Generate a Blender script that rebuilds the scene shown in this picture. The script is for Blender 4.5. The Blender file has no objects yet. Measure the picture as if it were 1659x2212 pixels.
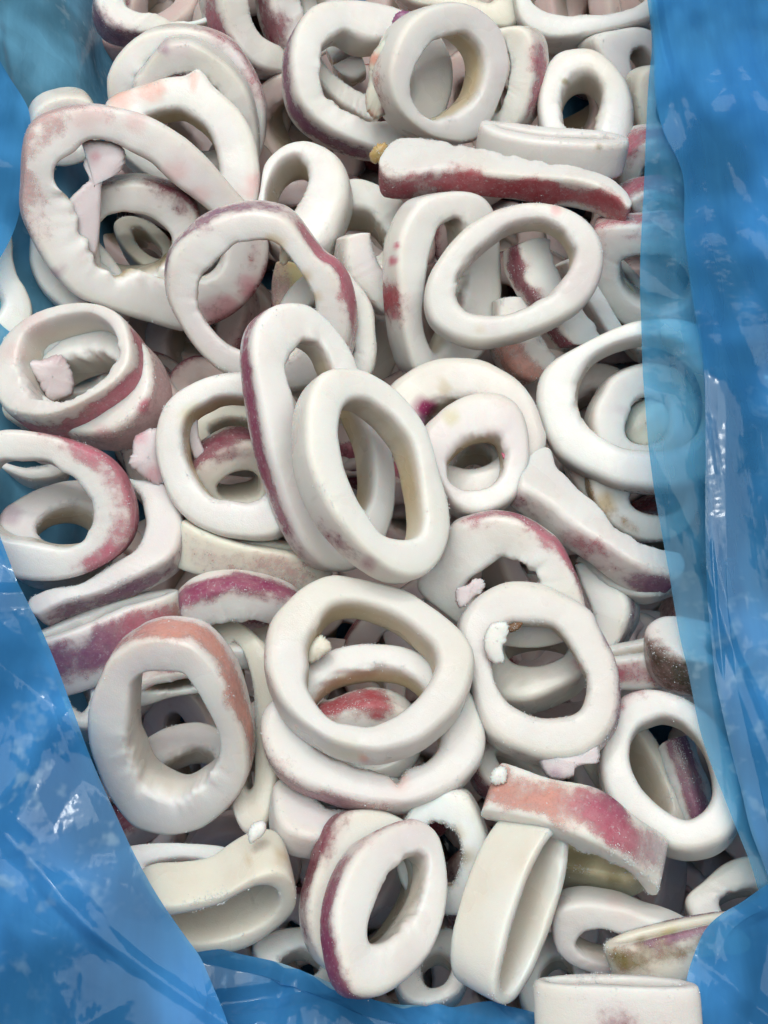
import bpy, math, random
import numpy as np
from mathutils import Vector, Matrix

scene = bpy.context.scene
# ---------------------------------------------------------------- camera
S = 0.00016                      # metres per traced unit
W, H = 1659.0, 2212.0
DIST = 2200.0
PITCH = math.radians(22)
cam_d = bpy.data.cameras.new("camera"); cam = bpy.data.objects.new("camera", cam_d)
scene.collection.objects.link(cam); scene.camera = cam
cam_d.sensor_fit = 'VERTICAL'; cam_d.sensor_height = 24.0
cam_d.lens = 24.0 * DIST / H
cam_d.clip_start = 0.01; cam_d.clip_end = 20
cam.location = (0, -math.sin(PITCH) * DIST * S, math.cos(PITCH) * DIST * S)
cam.rotation_euler = (PITCH, 0, 0)
CP = np.array(cam.location[:])
RX = np.array([1.0, 0, 0])
UY = np.array([0, math.cos(PITCH), math.sin(PITCH)])
FZ = np.array([0, math.sin(PITCH), -math.cos(PITCH)])   # viewing direction

# ---------------------------------------------------------------- light
world = bpy.data.worlds.new("World"); scene.world = world; world.use_nodes = True
bg = world.node_tree.nodes["Background"]
bg.inputs[0].default_value = (0.92, 0.95, 1.0, 1); bg.inputs[1].default_value = 0.12
def area(name, loc, target, sx, sy, power, col):
    d = bpy.data.lights.new(name, 'AREA'); d.shape = 'RECTANGLE'; d.size = sx; d.size_y = sy
    d.energy = power; d.color = col
    o = bpy.data.objects.new(name, d); scene.collection.objects.link(o); o.location = loc
    o.rotation_euler = (Vector(target) - Vector(loc)).to_track_quat('-Z', 'Y').to_euler()
    return o
area("overhead_light", (-0.12, 0.36, 0.75), (0, 0.0, 0), 0.13, 0.045, 0.9, (1.0, 1.0, 0.96))
area("overhead_light", (0.0, 0.05, 0.66), (0, 0.03, 0), 0.80, 0.72, 4.6, (0.94, 1.0, 0.97))
area("overhead_light", (-0.10, 0.22, 0.80), (0, 0.0, 0), 0.26, 0.26, 0.8, (0.96, 1.0, 0.98))  # key light added for contrast between cut faces and their sides
scene.view_settings.view_transform = 'Standard'; scene.view_settings.look = 'None'
scene.view_settings.exposure = 0.0; scene.view_settings.gamma = 1.0
try: scene.view_settings.use_curve_mapping = False
except Exception: pass
scene.cycles.max_bounces = 8; scene.cycles.diffuse_bounces = 1; scene.cycles.transparent_max_bounces = 12

rng = np.random.default_rng(7)
# ---------------------------------------------------------------- colour
def lin(c):
    c = np.array(c, float) / 255.0
    return np.where(c <= 0.04045, c / 12.92, ((c + 0.055) / 1.055) ** 2.4)
COL = dict(flesh=lin((243, 238, 234)), pink2=lin((234, 208, 202)), cream=lin((235, 227, 212)), inner=lin((212, 190, 154)),
    magenta=lin((156, 58, 102)), red=lin((184, 76, 86)), pink=lin((230, 190, 188)), purple=lin((122, 70, 104)),
    maroon=lin((142, 58, 80)), orange=lin((234, 166, 148)), lav=lin((226, 212, 214)), olive=lin((140, 124, 62)),
    tan=lin((196, 166, 112)), black=lin((70, 62, 40)), rose=lin((208, 112, 132)), plum=lin((152, 98, 134)),
    yellow=lin((214, 202, 150)), brown=lin((128, 92, 62)))

def wave(P, freq, seed, octaves=2):
    """smooth lumpy field, about -1..1; P (...,3) in traced units"""
    r = np.random.default_rng(seed); out = np.zeros(P.shape[:-1]); amp = 1.0; tot = 0
    for o in range(octaves):
        for k in range(4):
            d = r.normal(size=3); d /= np.linalg.norm(d)
            out += amp * np.sin((P @ d) * freq * r.uniform(0.6, 1.5) + r.uniform(0, 6.28))
        tot += amp * 2.0; freq *= 2.3; amp *= 0.5
    return out / tot

# ---------------------------------------------------------------- geometry of the view
def ray(p):
    p = np.asarray(p, float)
    d = (p[..., 0:1] - W / 2) * RX - (p[..., 1:2] - H / 2) * UY + DIST * FZ
    return d
def on_level(x, y, z):
    """the point of the heap at height z (traced units) seen at x, y"""
    d = ray(np.array([x, y]));
    t = (z * S - CP[2]) / d[2]
    return CP + d * t
def frame_at(C, x, y):
    v = CP - C; dist = np.linalg.norm(v); v /= dist
    r = RX - v * (RX @ v); r /= np.linalg.norm(r)
    u = np.cross(v, r)
    k = dist / (np.linalg.norm(ray(np.array([x, y]))))     # metres per unit here
    return r, u, v, k
def on_plane(pts, C, n):
    d = ray(pts); t = ((C - CP) @ n) / (d @ n)
    return CP + d * t[..., None]
def project(P):
    d = P - CP; z = d @ FZ
    return np.stack([W / 2 + DIST * (d @ RX) / z, H / 2 - DIST * (d @ UY) / z], -1)

# ---------------------------------------------------------------- curves
def catmull(pts, closed, per=14):
    P = np.array(pts, float); n = len(P); out = []
    t = np.linspace(0, 1, per, endpoint=False)[:, None]
    rngk = range(n) if closed else range(n - 1)
    for i in rngk:
        if closed: a, b, c, d = P[(i-1) % n], P[i], P[(i+1) % n], P[(i+2) % n]
        else:
            a = P[i-1] if i else 2*P[0]-P[1]; b = P[i]; c = P[i+1]; d = P[i+2] if i+2 < n else 2*P[-1]-P[-2]
        out.append(0.5*((2*b) + (-a+c)*t + (2*a-5*b+4*c-d)*t**2 + (-a+3*b-3*c+d)*t**3))
    if not closed: out.append(P[-1][None])
    return np.concatenate(out)
def smooth_closed(Q, k=5):
    out = Q.copy()
    for _ in range(k): out = (np.roll(out, 1, 0) + 2*out + np.roll(out, -1, 0)) / 4
    return out
def resample_closed(pts, c, N):
    Q = smooth_closed(catmull(pts, True))
    area2 = np.sum(Q[:, 0]*np.roll(Q[:, 1], -1) - np.roll(Q[:, 0], -1)*Q[:, 1])
    if area2 < 0: Q = Q[::-1]
    ang = np.arctan2(Q[:, 1]-c[1], Q[:, 0]-c[0])
    Q = np.roll(Q, -int(np.argmin(np.abs(ang))), axis=0)
    Q = np.vstack([Q, Q[:1]])
    ang = np.unwrap(np.arctan2(Q[:, 1]-c[1], Q[:, 0]-c[0]))
    af = np.maximum.accumulate((ang-ang[0])/max(ang[-1]-ang[0], 1e-3)); af = np.clip(af, 0, 1)
    L = np.concatenate([[0], np.cumsum(np.linalg.norm(np.diff(Q, axis=0), axis=1))]); L /= L[-1]
    t = 0.5*af + 0.5*L; t = np.maximum.accumulate(t) + np.arange(len(t))*1e-9; t = (t-t[0])/(t[-1]-t[0])
    s = np.linspace(0, 1, N, endpoint=False)
    return np.stack([np.interp(s, t, Q[:, 0]), np.interp(s, t, Q[:, 1])], 1)
def resample_open(pts, N):
    Q = catmull(pts, False)
    L = np.concatenate([[0], np.cumsum(np.linalg.norm(np.diff(Q, axis=0), axis=1))]); L /= L[-1]
    s = np.linspace(0, 1, N)
    return np.stack([np.interp(s, L, Q[:, 0]), np.interp(s, L, Q[:, 1])], 1)

# ---------------------------------------------------------------- materials
def mat_new(name):
    m = bpy.data.materials.new(name); m.use_nodes = True
    nt = m.node_tree; nt.nodes.clear(); return m, nt
def N_(nt, typ, **kw):
    n = nt.nodes.new(typ)
    for k, v in kw.items():
        if hasattr(n, k): setattr(n, k, v)
    return n
def noise(nt, co, scale, detail=3, rough=0.55):
    n = nt.nodes.new('ShaderNodeTexNoise'); n.inputs['Scale'].default_value = scale
    n.inputs['Detail'].default_value = detail; n.inputs['Roughness'].default_value = rough
    nt.links.new(co, n.inputs['Vector']); return n.outputs['Fac']
def ramp(nt, fac, a, b, ca=(0, 0, 0, 1), cb=(1, 1, 1, 1)):
    r = nt.nodes.new('ShaderNodeMapRange'); r.inputs[1].default_value = a; r.inputs[2].default_value = b
    r.interpolation_type = 'SMOOTHSTEP'
    nt.links.new(fac, r.inputs[0]); return r.outputs[0]
def mix(nt, fac, a, b, mode='MIX'):
    m = nt.nodes.new('ShaderNodeMix'); m.data_type = 'RGBA'; m.blend_type = mode
    for k, v in ((0, fac), (6, a), (7, b)):
        if isinstance(v, (int, float)): m.inputs[k].default_value = v
        elif isinstance(v, (tuple, list, np.ndarray)): m.inputs[k].default_value = tuple(v)[:3] + (1,)
        else: nt.links.new(v, m.inputs[k])
    return m.outputs[2]
def math_(nt, op, a, b=0.0):
    m = nt.nodes.new('ShaderNodeMath'); m.operation = op
    for k, v in ((0, a), (1, b)):
        if isinstance(v, (int, float)): m.inputs[k].default_value = v
        else: nt.links.new(v, m.inputs[k])
    return m.outputs[0]

def flesh_material(name, skin=False):
    m, nt = mat_new(name); L = nt.links
    out = N_(nt, 'ShaderNodeOutputMaterial'); b = N_(nt, 'ShaderNodeBsdfPrincipled')
    tc = N_(nt, 'ShaderNodeTexCoord').outputs['Object']
    at = N_(nt, 'ShaderNodeAttribute', attribute_name='tint')
    big = noise(nt, tc, 70, 3); fine = noise(nt, tc, 420, 3, 0.7); grit = noise(nt, tc, 2600, 2, 0.6)
    col = at.outputs['Color']
    if skin:
        blot = ramp(nt, noise(nt, tc, 190, 3, 0.7), 0.36, 0.66)
        col = mix(nt, math_(nt, 'MULTIPLY', blot, 0.3), col, (0.66, 0.36, 0.38), 'MIX')
        blot2 = ramp(nt, noise(nt, tc, 480, 4, 0.7), 0.5, 0.7)
        col = mix(nt, math_(nt, 'MULTIPLY', blot2, 0.35), col, (0.7, 0.45, 0.52), 'MULTIPLY')
        vo = N_(nt, 'ShaderNodeTexVoronoi'); vo.inputs['Scale'].default_value = 1300; L.new(tc, vo.inputs['Vector'])
        dots = math_(nt, 'SUBTRACT', 1.0, ramp(nt, vo.outputs['Distance'], 0.12, 0.42))
        col = mix(nt, math_(nt, 'MULTIPLY', dots, 0.22), col, (0.45, 0.22, 0.25), 'MULTIPLY')
        frost = ramp(nt, noise(nt, tc, 900, 3, 0.8), 0.56, 0.70)
        col = mix(nt, math_(nt, 'MULTIPLY', frost, 0.5), col, (0.8, 0.76, 0.78))
    else:
        col = mix(nt, math_(nt, 'MULTIPLY', ramp(nt, big, 0.42, 0.7), 0.30), col, (0.93, 0.86, 0.82), 'MULTIPLY')
        col = mix(nt, math_(nt, 'MULTIPLY', ramp(nt, fine, 0.55, 0.75), 0.10), col, (0.80, 0.70, 0.62), 'MULTIPLY')
        frost = ramp(nt, noise(nt, tc, 1300, 3, 0.7), 0.60, 0.72)
        col = mix(nt, math_(nt, 'MULTIPLY', frost, 0.30), col, (0.93, 0.94, 0.95))
    L.new(col, b.inputs['Base Color'])
    # frosted patches are matt, wet patches shine
    wet = ramp(nt, noise(nt, tc, 38, 3), 0.44, 0.58)
    r = nt.nodes.new('ShaderNodeMapRange'); r.inputs[3].default_value = 0.58; r.inputs[4].default_value = 0.24
    L.new(wet, r.inputs[0]); L.new(r.outputs[0], b.inputs['Roughness'])
    b.inputs['Specular IOR Level'].default_value = 0.5
    b.inputs['Subsurface Weight'].default_value = 0.8 if not skin else 0.35
    b.inputs['Subsurface Radius'].default_value = (1.0, 0.55, 0.42)
    b.inputs['Subsurface Scale'].default_value = 0.0024
    hgt = math_(nt, 'ADD', math_(nt, 'MULTIPLY', fine, 0.6), math_(nt, 'MULTIPLY', grit, 0.55))
    hgt = math_(nt, 'ADD', hgt, math_(nt, 'MULTIPLY', big, 0.5))
    bp = N_(nt, 'ShaderNodeBump'); bp.inputs['Strength'].default_value = 0.5; bp.inputs['Distance'].default_value = 0.0003
    L.new(hgt, bp.inputs['Height']); L.new(bp.outputs[0], b.inputs['Normal'])
    if skin:
        al = N_(nt, 'ShaderNodeAttribute', attribute_name='cover').outputs['Fac']
        n2 = noise(nt, tc, 330, 4, 0.65)
        a = math_(nt, 'ADD', al, math_(nt, 'MULTIPLY', math_(nt, 'SUBTRACT', n2, 0.5), 1.3))
        a = math_(nt, 'MULTIPLY', ramp(nt, a, 0.10, 1.0), 0.85)
        tr = N_(nt, 'ShaderNodeBsdfTransparent'); mx = N_(nt, 'ShaderNodeMixShader')
        L.new(a, mx.inputs[0]); L.new(tr.outputs[0], mx.inputs[1]); L.new(b.outputs[0], mx.inputs[2])
        L.new(mx.outputs[0], out.inputs[0])
    else: L.new(b.outputs[0], out.inputs[0])
    return m
M_FLESH = flesh_material('squid_flesh'); M_SKIN = flesh_material('squid_skin', True)

def film_material(name, solid, tint, deep):
    m, nt = mat_new(name); L = nt.links
    out = N_(nt, 'ShaderNodeOutputMaterial'); tc = N_(nt, 'ShaderNodeTexCoord').outputs['Object']
    n1 = noise(nt, tc, 26, 2, 0.6); n2 = noise(nt, tc, 160, 2, 0.6)
    mp = N_(nt, 'ShaderNodeMapping'); mp.inputs['Scale'].default_value = (1.0, 0.11, 1.0); mp.inputs['Rotation'].default_value = (0, 0, 0.06); L.new(tc, mp.inputs[0])
    n3 = noise(nt, mp.outputs[0], 110, 3, 0.6)
    dcol = mix(nt, ramp(nt, n1, 0.38, 0.64), tuple(c*0.8 for c in deep), tuple(min(1, c*1.45+0.02) for c in deep))
    haze = math_(nt, 'MULTIPLY', ramp(nt, n2, 0.52, 0.74), ramp(nt, noise(nt, tc, 14, 3), 0.45, 0.62))
    dcol = mix(nt, math_(nt, 'MULTIPLY', haze, 0.4), dcol, (0.62, 0.80, 0.90))
    bp = N_(nt, 'ShaderNodeBump'); bp.inputs['Strength'].default_value = 0.5; bp.inputs['Distance'].default_value = 0.0012
    hts = math_(nt, 'ADD', math_(nt, 'MULTIPLY', n3, 0.7), math_(nt, 'MULTIPLY', n2, 0.35))
    warp = N_(nt, 'ShaderNodeMapping'); nz = N_(nt, 'ShaderNodeTexNoise'); nz.inputs['Scale'].default_value = 22; L.new(tc, nz.inputs['Vector'])
    vm = N_(nt, 'ShaderNodeVectorMath', operation='SCALE'); L.new(nz.outputs['Color'], vm.inputs[0]); vm.inputs['Scale'].default_value = 0.035
    va = N_(nt, 'ShaderNodeVectorMath', operation='ADD'); L.new(tc, va.inputs[0]); L.new(vm.outputs[0], va.inputs[1])
    for sc, am in ((32, 1.0),):
        vo = N_(nt, 'ShaderNodeTexVoronoi', feature='DISTANCE_TO_EDGE'); vo.inputs['Scale'].default_value = sc; L.new(va.outputs[0], vo.inputs['Vector'])
        rdg = math_(nt, 'SUBTRACT', 1.0, math_(nt, 'MINIMUM', math_(nt, 'MULTIPLY', vo.outputs['Distance'], 5.0), 1.0))
        hts = math_(nt, 'ADD', hts, math_(nt, 'MULTIPLY', math_(nt, 'MULTIPLY', rdg, ramp(nt, n1, 0.38, 0.62)), am))
    L.new(hts, bp.inputs['Height'])
    tr = N_(nt, 'ShaderNodeBsdfTransparent'); tr.inputs[0].default_value = tint + (1,)
    df = N_(nt, 'ShaderNodeBsdfDiffuse'); L.new(dcol, df.inputs[0]); L.new(bp.outputs[0], df.inputs['Normal'])
    tl = N_(nt, 'ShaderNodeBsdfTranslucent'); L.new(dcol, tl.inputs[0]); L.new(bp.outputs[0], tl.inputs['Normal'])
    m1 = N_(nt, 'ShaderNodeMixShader'); m1.inputs[0].default_value = 0.45
    L.new(df.outputs[0], m1.inputs[1]); L.new(tl.outputs[0], m1.inputs[2])
    m2 = N_(nt, 'ShaderNodeMixShader')
    L.new(math_(nt, 'ADD', math_(nt, 'ADD', math_(nt, 'MULTIPLY', haze, 0.15), solid), math_(nt, 'MULTIPLY', math_(nt, 'SUBTRACT', n3, 0.5), 0.5)), m2.inputs[0])
    L.new(tr.outputs[0], m2.inputs[1]); L.new(m1.outputs[0], m2.inputs[2])
    gl = N_(nt, 'ShaderNodeBsdfGlossy'); gl.inputs['Roughness'].default_value = 0.11; L.new(bp.outputs[0], gl.inputs['Normal'])
    gl.inputs[0].default_value = (1, 1, 1, 1)
    fr = N_(nt, 'ShaderNodeLayerWeight'); fr.inputs[0].default_value = 0.5; L.new(bp.outputs[0], fr.inputs['Normal'])
    fz = math_(nt, 'ADD', math_(nt, 'MULTIPLY', math_(nt, 'POWER', fr.outputs[1], 4.0), 0.22), 0.02)
    m3 = N_(nt, 'ShaderNodeMixShader'); L.new(fz, m3.inputs[0])
    L.new(m2.outputs[0], m3.inputs[1]); L.new(gl.outputs[0], m3.inputs[2]); L.new(m3.outputs[0], out.inputs[0])
    return m
M_FILM = film_material('blue_film', 0.46, (0.50, 0.80, 0.96), (0.085, 0.37, 0.66))
M_FILM2 = film_material('blue_film_folded', 0.72, (0.36, 0.68, 0.92), (0.065, 0.32, 0.66))
M_LINER = film_material('blue_film_liner', 0.93, (0.30, 0.6, 0.85), (0.15, 0.40, 0.58))

# ---------------------------------------------------------------- meshes
col = scene.collection
def grid_mesh(name, V, closed_s, closed_p=True, mat=None, cap=False, colr=None, cover=None, keep=None):
    ns, npf = V.shape[:2]; idx = np.arange(ns*npf).reshape(ns, npf)
    a = idx if closed_s else idx[:-1]; b = np.roll(idx, -1, 0) if closed_s else idx[1:]
    if closed_p: a2 = np.roll(a, -1, 1); b2 = np.roll(b, -1, 1)
    else: a2 = a[:, 1:]; b2 = b[:, 1:]; a = a[:, :-1]; b = b[:, :-1]
    F = np.stack([a, b, b2, a2], -1).reshape(-1, 4)
    if keep is not None:
        kf = keep.reshape(-1)[F].max(1); F = F[kf]
        used = np.unique(F); remap = -np.ones(ns*npf, int); remap[used] = np.arange(len(used)); F = remap[F]
        Vv = V.reshape(-1, 3)[used]; sel = used
    else: Vv = V.reshape(-1, 3); sel = slice(None)
    faces = F.tolist()
    if cap and not closed_s: faces += [idx[0].tolist(), idx[-1][::-1].tolist()]
    me = bpy.data.meshes.new(name); me.from_pydata(Vv.tolist(), [], faces); me.update()
    me.polygons.foreach_set('use_smooth', [True]*len(me.polygons))
    if colr is not None:
        ca = me.color_attributes.new('tint', 'FLOAT_COLOR', 'POINT')
        c4 = np.concatenate([colr.reshape(-1, 3)[sel], np.ones((len(Vv), 1))], 1)
        ca.data.foreach_set('color', c4.astype(np.float32).ravel())
    if cover is not None:
        fa = me.attributes.new('cover', 'FLOAT', 'POINT'); fa.data.foreach_set('value', cover.reshape(-1)[sel].astype(np.float32))
    if mat: me.materials.append(mat)
    return me
def link(name, me, parent=None, loc=None):
    o = bpy.data.objects.new(name, me); col.objects.link(o)
    if parent is not None: o.parent = parent
    return o
def recentre(V, C): return V - C
FROST_P = []

NP = 28
def pro(p=3.0):
    r = float(np.clip(1.1/p, 0.16, 0.55)); U = []; Wq = []
    for q in range(4):
        a0 = q*np.pi/2; cx = (1-r)*(1 if q in (0, 3) else -1); cy = (1-r)*(1 if q in (0, 1) else -1)
        for a in np.linspace(0, np.pi/2, 5): U.append(cx+r*np.cos(a0+a)); Wq.append(cy+r*np.sin(a0+a))
        x0, y0 = U[-1], Wq[-1]; b0 = (q+1)*np.pi/2
        nx = (1-r)*(1 if (q+1) % 4 in (0, 3) else -1)+r*np.cos(b0); ny = (1-r)*(1 if (q+1) % 4 in (0, 1) else -1)+r*np.sin(b0)
        for f in (1/3, 2/3): U.append(x0+(nx-x0)*f); Wq.append(y0+(ny-y0)*f)
    U = np.array(U); Wq = np.array(Wq)
    return U*(1+.05*(1-Wq**2)), Wq*(1+.05*(1-U**2))
def window(x, a, b, soft):
    return 1/(1+np.exp(-(x-a)/soft)) * 1/(1+np.exp((x-b)/soft))
SEED = [100]
RINGS = {}
def ring(key, label, outer=None, inner=None, z=100, t=(0, 1), th=20, h=95, skin=(), spots=(), closed=True,
         flare=0.0, side=None, ragged=1.0, p=3.5, yellow=0.5, group='squid rings heaped in the blue bag', base='flesh', NS=160):
    SEED[0] += 1; sd = SEED[0]
    t = np.array(t, float); t /= max(np.linalg.norm(t), 1e-6)
    if side is not None:      # seen from its side: centre, turn, half length, half depth, wall
        cx, cy, rot, a, b, w = side
    elif closed: cx, cy = np.mean(resample_closed(outer, np.mean(inner, 0), 64), 0)
    else: cx, cy = (np.mean(outer, 0)+np.mean(inner, 0))/2
    C = on_level(cx, cy, z); r, u, v, k = frame_at(C, cx, cy)
    if closed and side is None:
        ar = lambda q: abs(sum(q[i][0]*q[(i+1) % len(q)][1]-q[(i+1) % len(q)][0]*q[i][1] for i in range(len(q))))/2
        kk = math.sqrt(0.21*ar(outer)/ar(inner))
        if kk > 1: ci = np.mean(inner, 0); inner = [tuple(ci+(np.array(q)-ci)*kk) for q in inner]
    if side is not None:
        ra = math.radians(rot); t = np.array([-math.sin(ra), math.cos(ra)]) * (1 if t[1] >= 0 else -1)
    tr = math.radians(th)
    n = math.cos(tr)*v + math.sin(tr)*(-t[0]*r + t[1]*u); n /= np.linalg.norm(n)
    if side is not None:
        e1 = math.cos(ra)*r - math.sin(ra)*u; e2 = np.cross(n, e1)
        s = np.linspace(0, 2*np.pi, NS, endpoint=False); sq = lambda q: np.sign(q)*np.abs(q)**0.88
        irr = 1 + 0.04*np.sin(2*s+sd) + 0.03*np.sin(3*s+sd*1.7)
        O = C + k*(a*irr*sq(np.cos(s)))[:, None]*e1 + k*(b*irr*sq(np.sin(s)))[:, None]*e2
        I = C + k*((a-w)*irr*sq(np.cos(s)))[:, None]*e1 + k*((b-w)*irr*sq(np.sin(s)))[:, None]*e2
    else:
        if closed:
            c = np.mean(resample_closed(inner, np.mean(inner, 0), 64), 0)
            O2, I2 = resample_closed(outer, c, NS), resample_closed(inner, c, NS)
        else:
            O2, I2 = resample_open(outer, NS), resample_open(inner, NS)
        O, I = on_plane(O2, C, n), on_plane(I2, C, n)
    hw = (O-I)/2*1.07; M = (O+I)/2-(O-I)*0.025
    if not closed:            # orient so that outer side stays outer
        f = np.linspace(0, 1, NS); e = 0.035
        endf = np.sqrt(np.clip(1-((e-np.minimum(np.minimum(f, 1-f), e))/e)**2, 0.0, 1))
        endf = np.maximum(endf, 0.25)
    else: endf = np.ones(NS)
    U, Wp = pro(p)
    hh = h*k*(1+0.07*np.sin(np.arange(NS)/NS*6.283*2+sd))*(0.7+0.3*endf)
    Mx = M[:, None, :]; depth = (Wp[None, :]-1)/2
    wid = (U[None, :]*endf[:, None])
    V = Mx + hw[:, None, :]*wid[..., None] + n*(hh[:, None]*depth)[..., None]
    if flare: V = V + (M - C)[:, None, :]*(flare*(-depth))[..., None]*np.ones((NS, 1, 1))
    # organic unevenness
    Pq = (V/S)
    und = wave(M/S, 0.022, sd, 1)*5*k
    V = V + n*und[:, None, None]
    cent = Mx + n*(hh[:, None]*(-0.5))[..., None]
    rad = V-cent; rl = np.linalg.norm(rad, axis=-1, keepdims=True)+1e-9
    V = V + rad/rl*(wave(Pq, 0.035, sd+500, 2)*1.5*k)[..., None]
    edge = np.clip(-U, 0, 1)[None, :]*np.exp(-((Wp[None, :]-0.75)/0.5)**2)
    jag = wave(Pq, 0.13, sd+900, 3)*np.clip(wave(Pq, 0.016, sd+901, 1)*1.6+0.2, 0.05, 1.2)*1.5
    V = V + rad/rl*(jag*edge*3.2*ragged*k)[..., None]
    V = V + rad/rl*(wave(Pq, 0.42, sd+1200, 1)*0.22*k)[..., None]
    # colours
    px = project(V)
    base_c = COL[base]; rr_ = np.random.default_rng(sd)
    base_c = base_c*(1-.28) + .28*(base_c*rr_.uniform(.3, .8)+(1-rr_.uniform(.3, .8))*COL[rr_.choice(['cream', 'lav', 'flesh', 'lav', 'pink2'])])
    colr = np.ones(V.shape)*base_c
    pk = (np.clip(wave(Pq, 0.016, sd+60, 2)-0.05, 0, 1)*0.5)[..., None]
    colr = colr*(1-pk) + COL['lav' if sd % 2 else 'cream']*pk
    inn = np.clip((-U-0.35)/0.4, 0, 1)[None, :]*np.clip((0.9-Wp)/0.5, 0, 1)[None, :]
    yn = np.clip(yellow*(0.95+0.5*wave(Pq, 0.02, sd+40, 1)), 0, 1)
    colr = colr*(1-(inn*yn)[..., None]) + COL['inner']*(inn*yn)[..., None]
    outm = np.clip((U-0.35)/0.35, 0, 1)[None, :]
    on = outm*0.35*np.clip(0.6+wave(Pq, 0.018, sd+41, 1), 0, 1)
    colr = colr*(1-on[..., None]) + COL['cream']*on[..., None]
    vs = (1-Wp[None, :])/2*np.ones((NS, 1))
    if closed and side is None:
        cc = np.mean(px.reshape(-1, 2), 0)
        ang = np.degrees(np.arctan2((O2 if side is None else 0)[:, 1]-cc[1], O2[:, 0]-cc[0])) % 360
    elif side is not None:
        q = project(O); ang = (q[:, 0]-q[:, 0].min())/(np.ptp(q[:, 0])+1e-6)   # 0..1 left to right
    else: ang = np.linspace(0, 1, NS)
    cover = np.zeros(V.shape[:2]); skc = np.ones(V.shape)*COL['pink']*0.02; sw_ = np.full(V.shape[:2], 0.02)
    for (a0, a1, v0, v1, cn, st) in skin:
        if closed and side is None:
            mid = (a0+a1)/2; da = (ang-mid+180) % 360-180; half = (a1-a0)/2
            wa = window(da, -half, half, 8.0)
        else: wa = window(ang, a0, a1, 0.05)
        wn = 0.10*wave(Pq, 0.05, sd+70+len(cn), 2)
        wv = window(vs+wn, v0, v1, 0.05)*np.clip((U+0.15)/0.3, 0, 1)[None, :]
        if v0 > 0: wv = wv*np.clip((U-0.2)/0.3, 0, 1)[None, :]
        m = wa[:, None]*wv*st*np.clip(0.92+0.35*wave(Pq, 0.03, sd+71, 2), 0, 1.2)
        skc = skc + COL[cn]*(m**2)[..., None]; sw_ = sw_+m**2; cover = np.maximum(cover, m)
    skc = skc/sw_[..., None]
    if skin:
        bl = np.clip(cover, 0, 1)[..., None]*0.45
        colr = colr*(1-bl) + skc*bl
        cf = cover.copy()
        for _ in range(5): 
            cf = (cf+np.roll(cf, 1, 0)+np.roll(cf, -1, 0)+np.roll(cf, 1, 1)+np.roll(cf, -1, 1))/5 if closed else cf
        bl = np.clip(cf, 0, 1)[..., None]*0.22
        colr = colr*(1-bl) + COL['pink']*bl
    for (sx, sy, sr, cn, st) in spots:
        dd = np.hypot(px[..., 0]-sx, px[..., 1]-sy)/sr + 0.35*wave(Pq, 0.09, sd+int(sx), 2)
        m = np.clip(1.25-dd, 0, 1)
        m = m*m*(3-2*m)*st
        m = m*(np.clip(Wp+0.9, 0, 1)[None, :])
        colr = colr*(1-m[..., None]) + COL[cn]*m[..., None]
    me = grid_mesh('squid_ring', V-C, closed, True, M_FLESH, cap=True, colr=colr)
    has_skin = skin and cover.max() > 0.3
    body = link('squid_ring', me); body.location = C
    body['label'] = label; body['category'] = 'squid ring' if closed else 'squid strip'
    if not closed: body.name = 'squid_strip'; me.name = 'squid_strip'
    if group: body['group'] = group if closed else 'cut squid strips in the blue bag'
    if has_skin:
        Vs = V + rad/rl*(0.9*k)
        ms = grid_mesh('skin', Vs-C, closed, True, M_SKIN, colr=skc, cover=np.clip(cover, 0, 1), keep=cover > 0.12)
        link('skin', ms, body)
    # places for frost crystals: rims and skin
    wgt = np.exp(-((np.abs(U)-0.8)/0.25)**2)[None, :]*np.clip(Wp, 0, 1)[None, :]*np.clip(wave(Pq, 0.012, sd+5, 1)+0.25, 0.02, 1) + cover*0.18
    wgt = wgt*(Wp > -0.6)[None, :]
    nrm = (rad/rl); wgt = wgt*np.clip(wave(Pq, 0.11, sd+6, 2)*2.2+.25, 0.03, 1.5)
    FROST_P.append((V.reshape(-1, 3), nrm.reshape(-1, 3), wgt.reshape(-1)))
    RINGS[key] = (body, C)
    return body

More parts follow.
